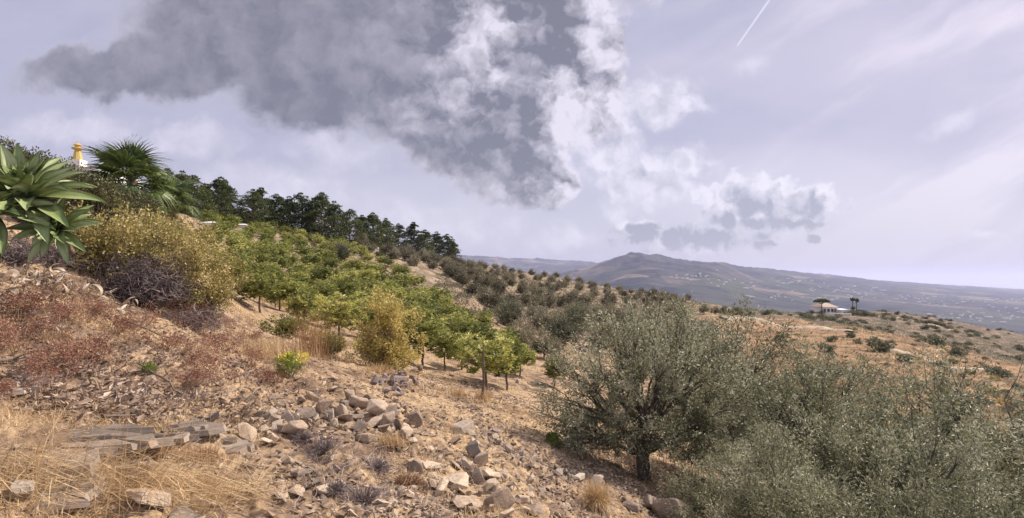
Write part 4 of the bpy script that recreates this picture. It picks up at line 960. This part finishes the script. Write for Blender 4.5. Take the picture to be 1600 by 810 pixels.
stuff('slope_grass', [blades(P, gs.uniform(.15, .45, len(P)), 1.2, gs.uniform(.03, .07, len(P)), gs, None, 3, .7)], 'straw')
# the long straw that sweeps across the bottom left corner
n = 1700; q = gs.random(n); p0 = np.stack([-4.05 + q * 1.9 + gs.normal(size=n) * .12, 3.05 + q * .85 + gs.normal(size=n) * .20, 0 * q], 1); p0[:, 2] = ground_z(p0[:, 0], p0[:, 1])
stuff('long_straw', [blades(p0, gs.uniform(.25, .62, n), 1.5, gs.uniform(.004, .007, n), gs, np.full(n, .42), 5, 1.7)], 'straw')
P = scatter(26000, 3.8, 13, -30, 520, lambda px, py, X, Y: np.maximum.reduce([ell(px, py, 90, 520, 190, 80), ell(px, py, 320, 530, 170, 80), ell(px, py, 180, 470, 160, 40) * .6]) * np.clip(fbm(X * 1.3, Y * 1.3, 3, 91) * 2.2 + .5, .05, 1), gs)
stuff('rusty_grass', [blades(P, gs.uniform(.05, .20, len(P)), 1.1, gs.uniform(.005, .010, len(P)), gs, None, 4, .9)], 'straw_red')
# leaf litter on the bank
def d_lit(px, py, X, Y): return np.maximum.reduce([ell(px, py, 210, 600, 190, 55), ell(px, py, 80, 450, 160, 60), ell(px, py, 420, 640, 90, 50) * .5, ell(px, py, 330, 520, 120, 50) * .4]) * np.clip(fbm(X * 1.5, Y * 1.5, 3, 97) * 2 + .6, .1, 1)
P = scatter(30000, 3.8, 11, -30, 560, d_lit, gs); n = len(P); D = rdir(n, gs); D[:, 2] = np.abs(D[:, 2]) * .45
stuff('leaf_litter', [leaves(P + np.array([0, 0, .012]), D, gs.uniform(.05, .13, n), gs.uniform(.02, .05, n), .12, gs)], 'litter')
# twiggy debris
def d_tw(px, py, X, Y): return np.maximum.reduce([ell(px, py, 100, 500, 200, 110), ell(px, py, 300, 540, 190, 80), ell(px, py, 540, 740, 150, 60) * .5, ell(px, py, 1100, 760, 120, 60)]) * .9 + .04
P = scatter(9000, 3.4, 11, -30, 1180, d_tw, gs); n = len(P); D = rdir(n, gs); D[:, 2] = np.abs(D[:, 2]) * .5; L = gs.uniform(.10, .42, n)
stuff('twig_litter', [tubes(curves(P, P + D * L[:, None] + np.array([0, 0, .015]), 4, .14, gs), np.repeat(np.array([[.0032, .0028, .0022, .001]]), n, 0), 3)], 'twig')

# ---------------------------------------------------------------- plants and dead things on the near slope
dead = [bush('dead_shrub_%d' % i, 150 + i, [(0, 0, .16, .32, .26, .15), (.18, 0, .12, .2, .2, .12)], 500, .02, .006, 'twig', 30, .004, 'twig_dark') for i in range(1)]
def dead_shrub(label, px, py, wpx, seed, mat='twig_dark', h=.6, cat='dead bush'):
    p = hit(px, py); W = wpx * p.y / F * .5; g = np.random.default_rng(seed)
    n = 420; a = rdir(n, g); a[:, 2] = np.abs(a[:, 2]); P1 = a * np.array([W, W * .7, W * h]) * g.uniform(.55, 1.05, (n, 1)); P0 = P1 * g.uniform(0, .55, (n, 1)); P0[:, 2] *= .6
    return plant('dead_bush', [('branches', mesh_of('dead_bush_twigs', [tubes(curves(P0, P1, 4, .16, g), np.repeat(np.array([[.0032, .0028, .0020, .001]]), n, 0), 3)], [M[mat]]))], label, cat, p, g.random() * 6)
dead_shrub('dark bare dead bush below the main stone heap', 500, 712, 110, 1)
dead_shrub('brown bare dead bush right below the main heap, partly in straw', 585, 735, 100, 2, 'twig', .45)
dead_shrub('grey-purple dead bush at the bottom edge left of the scree', 565, 790, 120, 3, 'twig')
dead_shrub('small grey dead bush above the bottom edge, left of the grey-purple one', 520, 770, 70, 4, 'twig', .5)
dead_shrub('small dark dead bush beside the dull stones left of the heap', 470, 690, 60, 5)
dead_shrub('thin reddish dead bush at the top of the lower scree', 640, 760, 80, 6, 'straw_red', .5)
def tuft_(label, px, py, n, H, spread, mat, seed, lean=.9, name='grass_tuft'):
    p = hit(px, py); g = np.random.default_rng(seed); P = g.normal(size=(n, 3)) * np.array([spread, spread * .7, 0]); V = blades(P, g.uniform(.5, 1, n) * H, lean, g.uniform(.003, .006, n) + p.y * .0004, g, None, 4, .8)
    t_ = plant(name, [('blades', mesh_of('tuft_blades', [V], [M[mat]]))], label, 'grass tuft', p)
    t_.children[0]['kind'] = 'stuff'; return t_
tuft_('dark brown withered tuft above the blocky stone in the straw', 235, 712, 900, .17, .09, 'straw_red', 1)
tuft_('rust-brown withered tuft right of the dark brown one', 310, 722, 700, .16, .10, 'straw_red', 2)
tuft_('fine pale grass tuft drooping in the shade under the big olive', 930, 795, 900, .42, .06, 'straw', 3, 1.3)
tuft_('tall brown dry reeds between the green bushes below the mangoes', 482, 556, 260, 1.5, .28, 'straw_red', 4, .35, 'dry_reeds')
tuft_('straw tuft at the foot of the yellow shrub', 590, 584, 400, .35, .2, 'straw', 5)
tuft_('orange straw tuft at the foot of the brown stake', 755, 626, 400, .30, .12, 'straw', 6)
tuft_('small orange straw tuft left of the brown stake', 717, 622, 300, .28, .12, 'straw', 7)
tuft_('pale grass tuft right of the main stone heap', 612, 700, 300, .22, .08, 'straw', 8)
tuft_('tall straw stalks beside the reeds and the flowering herb', 420, 560, 500, .5, .35, 'straw', 9, .5)
rw = [bush('red_weed_%d' % i, 160 + i, [(0, 0, .16, .42, .34, .16), (.3, .1, .12, .25, .25, .12)], 1500, .026, .011, 'red', 110, .0035, 'straw_red') for i in range(3)]
reds = [(20, 560, .9, 'red weed patch at the left edge above the dark pipe'), (85, 580, .95, 'dark red weed patch right of the pipe'), (60, 530, .8, 'red weed patch higher on the bank below the agave'), (130, 560, .7, 'sparse red weed patch in the leaf litter'),
        (100, 500, .8, 'thin red weeds on the bank under the pale dead leaves'), (270, 490, .9, 'reddish weeds directly below the dead twigs'), (310, 520, 1.0, 'wide red weed patch in the middle of the bank'), (350, 550, 1.0, 'red weed patch around the pale ledge'),
        (390, 575, .95, 'red weed patch left of the flowering herb'), (330, 590, .9, 'red weed patch above the dull stones'), (250, 545, .7, 'small red weed patch near the green weed'), (400, 535, .8, 'pinkish weed patch at the right end of the bank'),
        (180, 520, .7, 'faint red weeds right of the curled pale leaves'), (30, 620, .6, 'short rusty weeds below the small grey ledge'), (290, 560, .8, 'dusty red weeds above the dark stick'), (365, 515, .8, 'brownish red weeds on the crest of the bank'), (150, 500, .8, 'rusty weeds under the upper bunch of pale dead leaves'), (230, 515, .9, 'dry red weeds right of the lower bunch of pale leaves'), (20, 500, .9, 'faded red weeds at the left edge high on the bank'), (290, 600, .7, 'red weeds touching the long dark stick'), (60, 600, .8, 'red weeds at the upper edge of the straw'), (420, 600, .7, 'last red weeds before the flowering herb')]
for i, (px, py, s, lab) in enumerate(reds): plant('red_weed', rw[i % 3], lab, 'weed', hit(px, py), i * 1.3, s * 1.15, 'red weeds on the left bank')
# dead, bleached agave leaves: curled strips
def strip(name, seed, L, W, curl):
    g = np.random.default_rng(seed); n = 10; t = np.linspace(0, 1, n); a = curl * t + .5 * np.sin(t * 5 + g.random() * 6) * .6; dl = L / n
    x = np.cumsum(np.cos(a)) * dl; z = np.cumsum(np.sin(a)) * dl; y = .05 * np.sin(t * 4 + g.random() * 6) * L; w_ = W * (np.sin(t * 2.6 + .35)).clip(.12, 1)
    tw = t * g.normal() * 1.2; c0 = np.stack([x, y, z], 1); s = np.stack([0 * t, np.cos(tw), np.sin(tw)], 1) * (w_ / 2)[:, None]; up = np.array([0, 0, .010])
    V = np.concatenate([c0 - s, c0 + up * 0 + np.array([0, 0, -.35]) * (w_ * .4)[:, None], c0 + s]); i = np.arange(n - 1)
    F1 = np.stack([i, i + 1, i + 1 + n, i + n], 1); V2 = V + np.array([.002, 0, -.005])
    return mesh_of(name, [(V, np.concatenate([F1, F1 + n])), (V2, np.concatenate([F1[:, ::-1], F1[:, ::-1] + n]))], [M['dry_leaf']], True)
st = [strip('dead_leaf_%d' % i, 180 + i, L, .055, cu) for i, (L, cu) in enumerate([(.30, 1.2), (.36, 2.4), (.26, -1.0), (.34, 3.6), (.30, .4)])]
def dead_leaf(px, py, lab, grp, lift=.03):
    p = hit(px, py); o = obj('dead_leaf', st[int(gr.integers(5))], None, p + Vector((0, 0, lift + gr.random() * .05)), (gr.normal() * .5, gr.normal() * .4, gr.random() * 6.28), gr.uniform(.7, 1.15)); tag(o, lab, 'dead leaf', grp)
for i in range(38): dead_leaf(8 + 100 * gr.random(), 408 + 60 * gr.random(), 'bleached dead leaf lying on the bank right under the agaves', 'dead leaves under the agaves')
for i in range(16): dead_leaf(116 + 48 * gr.random(), 452 + 22 * gr.random(), 'pale curled dead leaf in the bright bunch halfway down the bank', 'dead leaves in the upper bunch')
for i in range(14): dead_leaf(186 + 26 * gr.random(), 486 + 28 * gr.random(), 'pale looped dead leaf in the lower bright bunch on the bank', 'dead leaves in the lower bunch')
# fallen sticks
def stick(label, a, b, r, mat='stick', lift=.04, name='fallen_stick'):
    p, q = hit(*a), hit(*b); g = np.random.default_rng(int(a[0] * 7 + b[1])); p.z += lift; q.z += lift * 1.4; d = q - p
    c0 = curves(np.zeros((1, 3)), np.array([d[:]]), 8, .025, g); bl = [tubes(c0, (np.linspace(r, r * .55, 8) * g.uniform(.85, 1.15, 8))[None], 7)]
    for j in (3, 5):
        e = c0[0, j]; bl.append(tubes(curves(e[None], (e + np.array([g.normal() * .08, g.normal() * .08, .05]))[None], 3, .1, g), np.array([[r * .45, r * .3, r * .12]]), 4))
    o = obj(name, mesh_of(name, bl, [M[mat]], True), None, p); tag(o, label, 'stick')
stick('long dark stick slanting down through the leaf litter', (215, 573), (300, 640), .014)
stick('dark stick lying across the weeds left of the green weed', (92, 567), (178, 550), .013)
stick('straight weathered stick pointing at the brown wedge stone', (252, 682), (352, 658), .015)
stick('dark short stick on the grey ledge', (160, 662), (212, 660), .017, 'stick', .05)
stick('thin stick on the upper edge of the grey ledge', (210, 660), (345, 662), .010, 'stick', .04)
stick('pale thin stem running down the bank to the dark red weeds', (0, 571), (110, 580), .007, 'stick_pale')
stick('dark weathered pipe-like log at the left edge', (-30, 578), (42, 574), .026, 'stick', .05, 'fallen_log')
stick('dead branch rising out of the bank below the bare twigs', (170, 470), (232, 446), .026, 'stick_pale', .12, 'dead_branch')
stick('curved root on the bank right of the bunch of pale leaves', (190, 505), (255, 535), .018, 'stick', .05, 'dead_branch')
stick('dark root lying across the red weeds', (300, 510), (360, 525), .010, 'stick', .05, 'dead_branch')
stick('thin dark branch lying in the shade below the big olive', (900, 712), (1000, 752), .010, 'stick', .04)
stick('fallen branch on the grass right of the big olive trunk', (1062, 718), (1115, 722), .016, 'stick', .12)
o_ = obj('wooden_stake', None, None, hit(754, 627)); tag(o_, 'thin brown stake standing in front of the bright mango clump', 'stake')
g = np.random.default_rng(3); obj('pole', mesh_of('stake_pole', [tubes(curves(np.array([[0, 0, -.2]]), np.array([[.02, 0, 1.45]]), 6, .01, g), np.array([[.045, .04, .034, .03, .026, .02]]), 8)], [M['bark_brown']], True), o_)
0 and obj('straw_wrap', mesh_of('stake_straw', [blades(g.normal(size=(300, 3)) * np.array([.03, .03, 0]) + np.array([0, 0, .1]), g.uniform(.3, .75, 300), .12, g.uniform(.01, .015, 300), g, None, 3, .3)], [M['straw_red']]), o_)

# ==================================================================== THE SLOPE ACROSS THE DIP
sb = [bush('scrub_%d' % i, 170 + i, [(0, 0, .55, 1.0, .9, .5), (.5, .2, .4, .7, .7, .4)], 900, .22, .09, m_, 24, .02) for i, m_ in enumerate(['olive_dark', 'olive_far', 'khaki'])]
big_s = [(1255, 45, 1.2, 1, 'grey feathery shrub on the orange slope right of the big olive crowns'), (1310, 46, 1.2, 1, 'tall grey-green shrub in the middle of the orange slope'), (1340, 44, .9, 1, 'spreading grey shrub right of the tall one on the orange slope'),
         (1370, 64, 1.6, 0, 'wide dark shrub near the crest of the orange slope'), (1457, 84, 2.0, 0, 'round dark shrub alone on the far brown slope'), (1302, 72, .9, 0, 'small dark shrub left of the wide dark one, near the crest'),
         (1330, 76, .8, 0, 'dark tuft-like shrub on the crest of the orange slope'), (1288, 62, 1.0, 0, 'low dark shrub in the upper left of the orange slope'), (1415, 56, .9, 0, 'low dark shrub on the right part of the orange slope'),
         (1470, 60, 1.0, 0, 'dark mound shrub where the pale path meets the brown slope'), (1560, 58, 1.2, 0, 'dark mound shrub near the right edge of the orange slope'), (1216, 72, .8, 0, 'low dark shrub below the pale track'),
         (1545, 48, .9, 2, 'ochre shrub near the right edge above the near olives'), (1500, 70, 1.3, 1, 'long grey-green scrub patch along the pale path')]
for i, (px, Y, s, k, lab) in enumerate(big_s): plant('shrub', sb[k], lab, 'shrub', at(px, Y) - Vector((0, 0, .1)), i * 1.7, s)
for i in range(112):
    px = g2.uniform(1195, 1640); Y = math.exp(g2.uniform(math.log(34), math.log(98)))
    plant('shrub', sb[int(g2.integers(3))], 'small dark tussock shrub dotted over the orange slope', 'shrub', at(px, Y) - Vector((0, 0, .1)), g2.random() * 6, g2.uniform(.25, .65), 'tussocks on the orange slope')
for i in range(165):
    px = g2.uniform(1180, 1640); Y = g2.uniform(108, 250)
    if 1265 < px < 1330 and Y > 185: continue
    plant('shrub', sb[int(g2.choice([0, 0, 1]))], 'low scrub bush on the brown slope around the white villa', 'shrub', at(px, Y) - Vector((0, 0, .25)), g2.random() * 6, g2.uniform(.7, 1.5), 'scrub around the villa')
P = scatter(15000, 60, 210, 680, 1120, lambda px, py, X, Y: np.clip(fbm(X * .12, Y * .12, 3, 98) * 2 + .5, 0, 1), gs); k_ = np.repeat(np.arange(len(P)), 7); d_ = rdir(len(k_), gs); d_[:, 2] = np.abs(d_[:, 2])
stuff('low_scrub', [leaves(P[k_] + d_ * .35, d_, gs.uniform(.2, .4, len(k_)), gs.uniform(.07, .15, len(k_)), 0, gs)], 'olive_far')
P = scatter(16000, 80, 250, 1150, 1680, lambda px, py, X, Y: np.clip(fbm(X * .1, Y * .1, 4, 99) * 2.4 + .35, 0, 1) * np.clip((Y - 95) / 20, .12, 1), gs); k_ = np.repeat(np.arange(len(P)), 7); d_ = rdir(len(k_), gs); d_[:, 2] = np.abs(d_[:, 2])
stuff('low_scrub', [leaves(P[k_] + d_ * .4, d_, gs.uniform(.2, .45, len(k_)), gs.uniform(.07, .16, len(k_)), 0, gs)], 'olive_far')
P = scatter(9000, 30, 105, 1120, 1680, lambda px, py, X, Y: np.clip(fbm(X * .2, Y * .2, 4, 101) * 2.6 + .25, 0.02, 1), gs); k_ = np.repeat(np.arange(len(P)), 8); d_ = rdir(len(k_), gs); d_[:, 2] = np.abs(d_[:, 2])
stuff('low_scrub', [leaves(P[k_] + d_ * .14, d_, gs.uniform(.12, .26, len(k_)), gs.uniform(.04, .08, len(k_)), 0, gs)], 'olive_far')
P = scatter(9000, 26, 112, 300, 800, lambda px, py, X, Y: (px < 840 - (Y - 29) * 3.1) * np.clip(fbm(X * .15, Y * .15, 3, 102) * 2.6 + .45, 0.0, 1) * (Y > 32), gs); k_ = np.repeat(np.arange(len(P)), 8); d_ = rdir(len(k_), gs); d_[:, 2] = np.abs(d_[:, 2])
stuff('undergrowth', [leaves(P[k_] + d_ * .16, d_, gs.uniform(.15, .3, len(k_)), gs.uniform(.05, .1, len(k_)), 0, gs)], 'khaki')
# dirt track
def track(name, pts, wid, mat):
    P = np.array([[(px - CX) * Y / F, Y] for px, Y in pts]); t = np.linspace(0, len(P) - 1, (len(P) - 1) * 14 + 1); X = np.interp(t, np.arange(len(P)), P[:, 0]); Y = np.interp(t, np.arange(len(P)), P[:, 1])
    for _ in range(6): X[1:-1] = (X[:-2] + X[1:-1] * 2 + X[2:]) / 4; Y[1:-1] = (Y[:-2] + Y[1:-1] * 2 + Y[2:]) / 4
    T = unit(np.stack([np.gradient(X), np.gradient(Y)], 1)); N_ = np.stack([-T[:, 1], T[:, 0]], 1); off = np.linspace(-wid / 2, wid / 2, 7); V = []
    for o_ in off:
        x, y = X + N_[:, 0] * o_, Y + N_[:, 1] * o_; V.append(np.stack([x, y, ground_z(x, y) + .22 - .12 * (abs(o_) > wid * .45) * 2.2], 1))
    V = np.stack(V, 1).reshape(-1, 3); n = len(X); i = np.arange(n - 1)[:, None] * 7 + np.arange(6)[None]
    o = obj(name, mesh_of(name, [(V, np.stack([i, i + 1, i + 8, i + 7], -1).reshape(-1, 4))], [M[mat]], True)); o['kind'] = 'structure'
m, nt = new_mat('pale_dust'); co = objco(nt); finish(nt, mixc(nt, noise(nt, co, .5, 6, .6).ss(.4, .6), (.30, .225, .16), (.46, .37, .275)), .95, spec=.1); M['dust'] = m
track('dirt_track', [(1130, 96), (1165, 97), (1180, 103), (1160, 112), (1152, 122)], 3.0, 'dust')
track('dirt_track', [(1180, 99), (1225, 92), (1262, 90), (1300, 86), (1330, 82)], 3.0, 'dust')
track('dirt_track', [(1352, 200), (1400, 196), (1470, 192), (1520, 185)], 4.0, 'dust')
track('dirt_track', [(1380, 64), (1450, 62), (1520, 60), (1600, 58), (1660, 56)], 1.7, 'dust')
# ==================================================================== BUILDINGS
def flat(name, col, rough=.8, spec=.2, var=.12):
    m, nt = new_mat(name); n1 = noise(nt, objco(nt), .8, 5, .6)
    finish(nt, mixc(nt, n1.ss(.3, .7), tuple(c * (1 - var) for c in col), col), rough, spec=spec); M[name] = m
flat('white_wall', (.78, .76, .72)); flat('cream_wall', (.62, .55, .46)); flat('roof_tile', (.46, .34, .28)); flat('window_glass', (.05, .06, .07), .2, .5); flat('ochre_paint', (.62, .44, .14), var=.25); flat('metal_white', (.8, .8, .8))
def box(x0, x1, y0, y1, z0, z1):
    V = np.array([[x, y, z] for z in (z0, z1) for y in (y0, y1) for x in (x0, x1)], float); return V, np.array([[0, 2, 3, 1], [4, 5, 7, 6], [0, 1, 5, 4], [2, 6, 7, 3], [0, 4, 6, 2], [1, 3, 7, 5]])
def hip(x0, x1, y0, y1, z0, h, o=.4, ridge=.3):
    x0 -= o; x1 += o; y0 -= o; y1 += o; ym = (y0 + y1) / 2; a = (x1 - x0) * ridge; V = np.array([[x0, y0, z0], [x1, y0, z0], [x1, y1, z0], [x0, y1, z0], [x0 + a, ym, z0 + h], [x1 - a, ym, z0 + h]], float)
    return V, [[0, 1, 5], [2, 3, 4]], [[0, 5, 4, 4], [0, 3, 2, 1]]
def roofm(x0, x1, y0, y1, z0, h, o=.4, ridge=.3):
    V, _, _ = hip(x0, x1, y0, y1, z0, h, o, ridge); return [(V, [[0, 1, 5, 4], [2, 3, 4, 5], [0, 3, 2, 1]]), (V, [[1, 2, 5], [3, 0, 4]])]
def P_(name, blocks, mat, parent): return obj(name, mesh_of(name, blocks, [M[mat]]), parent)
v = at(1300, 205) + Vector((0, 0, .7)); vz = float(v.z); u_ = 205 / F     # metres per picture column
villa = thing('villa', 'white hillside villa with pale tiled roof on the far spur', 'villa', v)
lx = lambda px: (px - 1300) * u_
P_('wall', [box(lx(1291), lx(1316), 3, 11, -.5, 2.6)], 'white_wall', villa)
P_('roof', roofm(lx(1291), lx(1316), 3, 11, 2.6, 1.6), 'roof_tile', villa)
w2 = P_('wing', [box(lx(1313), lx(1327), -1, 7, -1.5, 1.7)], 'white_wall', villa); P_('roof', roofm(lx(1313), lx(1327), -1, 7, 1.7, .35, .15), 'metal_white', w2)
for px in (1294, 1300, 1306, 1311): f_ = P_('window', [box(lx(px), lx(px) + .9, 2.93, 3.05, .7, 1.9)], 'window_glass', villa)
for px in (1316, 1321): P_('window', [box(lx(px), lx(px) + .8, -1.07, -.95, -.3, .8)], 'window_glass', villa)
wl = tag(P_('retaining_wall', [box(lx(1273), lx(1312), -7.2, -6.6, -3.0, .75)], 'white_wall', None), 'long low white wall below the villa', 'wall'); wl.location = v
def tp(px, Y, name, meshes, lab, cat, s, dz=0.0, rz=0.0): return plant(name, meshes, lab, cat, at(px, Y) + Vector((0, 0, dz)), rz, s)
um = pine_tree('umbrella_pine', 99, 5.0, 6.4, 34, 70)
gU = np.random.default_rng(8); q = rdir(2600, gU); q[:, 2] = np.abs(q[:, 2]) * 1.0 - .1; Pq = q * np.array([3.0, 2.6, 1.15]) * gU.uniform(.7, 1, (2600, 1)) + np.array([0, 0, 3.6])
um = [('trunk', mesh_of('umbrella_trunk', [tubes(curves(np.array([[0, 0, -.6]]), np.array([[.2, 0, 3.9]]), 6, .04, gU), np.linspace(.22, .12, 6)[None], 6), tubes(curves(np.repeat([[.1, 0, 2.6]], 8, 0), Pq[:8], 4, .1, gU), np.repeat([[.1, .08, .06, .03]], 8, 0), 4)], [M['bark']], True)),
      ('crown', mesh_of('umbrella_crown', [leaves(Pq, q + gU.normal(size=q.shape) * .5, .42, .2, 0, gU)], [M['pine']]))]
tp(1284, 207, 'umbrella_tree', um, 'dark flat-topped umbrella tree left of the villa roof', 'tree', 1.0, 1.6)
def tall_palm(label, px, Y, th, s, seed):
    g = np.random.default_rng(seed); tr = tubes(curves(np.array([[0, 0, -.5]]), np.array([[g.normal() * .15, 0, th]]), 7, .01, g), np.linspace(.22, .15, 7)[None], 7)
    q = rdir(240, g); q[:, 2] = q[:, 2] * .8 + .15; return plant('tall_palm', [('trunk', mesh_of('tall_palm_trunk', [tr], [M['bark_brown']], True)), ('crown', mesh_of('tall_palm_crown', [leaves(np.repeat([[0, 0, th]], 240, 0) + q * .15, q, g.uniform(.8, 1.25, 240), .14, .12, g)], [M['palm']]))], label, 'palm', at(px, Y), 0, s, 'palms beside the villa')
tall_palm('left of the two tall palms beside the villa', 1332, 206, 6.6, .95, 1); tall_palm('right, slightly shorter of the two tall palms beside the villa', 1338.5, 207, 6.2, .95, 2); tall_palm('short palm between the two tall palms and the villa', 1333, 203, 3.6, .85, 3)
for i, (px, Y, s, k, lab) in enumerate([(1268, 208, .9, 1, 'dark tree at the far left of the villa garden'), (1278, 204, .7, 1, 'dark bush right below the umbrella tree'), (1285, 206, .8, 1, 'dark garden tree in front of the villa roof, left'), 
        (1303, 201, .55, 0, 'low reddish grey garden bush in the middle of the villa front'), (1322, 210, .8, 1, 'dark tree behind the white wing of the villa'), (1330, 201, 1.0, 1, 'dark tree right beside the white wing'), (1338, 199, 1.0, 1, 'wide dark tree under the tall palms'),
        (1350, 200, 1.0, 1, 'tree right of the tall palms'), (1357, 198, .8, 0, 'grey tree at the right end of the villa garden'), (1365, 192, .8, 1, 'dark bush beyond the right end of the villa garden'), (1380, 190, .7, 1, 'dark bush on the pale strip right of the villa'), (1395, 186, .8, 0, 'bush where the scrub begins right of the villa')]):
    tp(px, Y, 'round_tree', midO[k], lab, 'tree', s * 1.0, -.3, i)
for i in range(26):
    tp(1410 + i * 3.0 + g2.normal() * 1.2, 196 + g2.normal() * 1.5, 'round_tree', farO[i % 4], 'dark tree in the hedge-like row right of the villa', 'tree', .62, -.2, i)['group'] = 'row of trees right of the villa'
# the country house behind the hedge, with its golden turret-shaped chimney
hv = at(125, 44); hz = float(hv.z); mu = 44 / F
def zz(py): return (HY - py) * mu - hz
house = thing('country_house', 'white house behind the hedge with a golden turret-shaped chimney', 'house', hv)
P_('wall', [box(-1.0, 1.6, 0, 5, -1.5, zz(262))], 'white_wall', house); P_('roof', roofm(-1.0, 1.6, 0, 5, zz(262), .3, .1), 'roof_tile', house)
P_('parapet', [box(-1.0, -.2, .2, 1.0, zz(264), zz(248))], 'white_wall', house)
def ring(prof, n=8, cx=0.0, cy=.6):
    V = np.array([[cx + r * math.cos(R(22.5) + i * 2 * math.pi / n), cy + r * math.sin(R(22.5) + i * 2 * math.pi / n), z] for r, z in prof for i in range(n)]); i = np.arange(n); j = (i + 1) % n
    return V, np.concatenate([np.stack([i + k * n, j + k * n, j + (k + 1) * n, i + (k + 1) * n], 1) for k in range(len(prof) - 1)])
cx_ = (112 - 125) * mu
ch = P_('chimney', [ring([(.40, zz(249)), (.36, zz(245)), (.22, zz(232.5))], 8, cx_)], 'ochre_paint', house)
P_('chimney_cap', [ring([(.20, zz(232.6)), (.46, zz(229.8)), (.44, zz(229.0)), (.20, zz(228.4)), (.18, zz(225.6)), (.31, zz(224.4)), (.17, zz(222.6)), (.04, zz(221.3)), (.04, zz(219.3)), (.005, zz(218.6))], 8, cx_)], 'ochre_paint', ch)
for px, Y, lab in [(326, 68, 'small white hut partly hidden at the left foot of the dark pines'), (377, 84, 'pale hut roof glimpsed under the pines above the orchard'), (418, 92, 'low white wall glimpsed between the pine trunks')]:
    p = at(px, Y); h_ = thing('hut', lab, 'hut', p, (0, 0, .2)); P_('wall', [box(-.8, .8, 0, 2, -.3, .6)], 'white_wall', h_); P_('roof', roofm(-.8, .8, 0, 2, .6, .25, .1), 'metal_white', h_)
for px, Y, lab in [(590, 112, 'white marker post below the pines'), (665, 124, 'second white marker post near the end of the pine row')]:
    o = P_('marker_post', [ring([(.22, -.2), (.22, 1.5), (.10, 1.62)], 8, 0, 0)], 'white_wall', None); o.location = at(px, Y); tag(o, lab, 'post')
# scattered white houses of the plain and the mountain foot
hm = [mesh_of('small_house_%d' % i, [box(-a, a, -b, b, -6, c_)] + roofm(-a, a, -b, b, c_, 2.0, .5), [M['white_wall'], M['roof_tile']], midx=[0, 1, 1]) for i, (a, b, c_) in enumerate([(9, 6, 5), (13, 7, 6), (7, 7, 7), (20, 8, 5)])]
gH = np.random.default_rng(21); vl = [(1140, 438), (1180, 448), (1290, 452), (1340, 452), (1350, 460), (1440, 470), (1480, 478), (1560, 485), (1590, 470), (1420, 462), (1250, 441), (1530, 470), (1080, 432), (1235, 465), (1300, 468), (1500, 495), (1550, 500)]
YF = np.exp(np.linspace(math.log(1400), math.log(14000), 500))
n_h = 0
for i in range(210):
    c_ = vl[int(gH.integers(len(vl)))]; px = c_[0] + gH.normal() * 24; py = c_[1] + gH.normal() * 3.5
    X = (px - CX) * YF / F; zf = far_z(X, YF); rr = HY - F * zf / YF; k = np.argmax(rr <= py)
    if not (rr <= py).any(): continue
    o = obj('farmhouse', hm[int(gH.integers(4))], None, (X[k], YF[k], zf[k] + 1), (0, 0, gH.normal() * .5), gH.uniform(.6, 1.2) * (YF[k] / 5000) ** .4); n_h += 1
    tag(o, 'tiny white farmhouse ' + ('on the foot of the mountain' if px < 1210 else ('in the hazy plain right of the villa' if px > 1380 else 'in the hazy hills behind the villa')), 'house', 'farmhouses ' + ('on the mountain foot' if px < 1210 else ('in the plain' if px > 1380 else 'behind the villa')))
print('farmhouses', n_h)
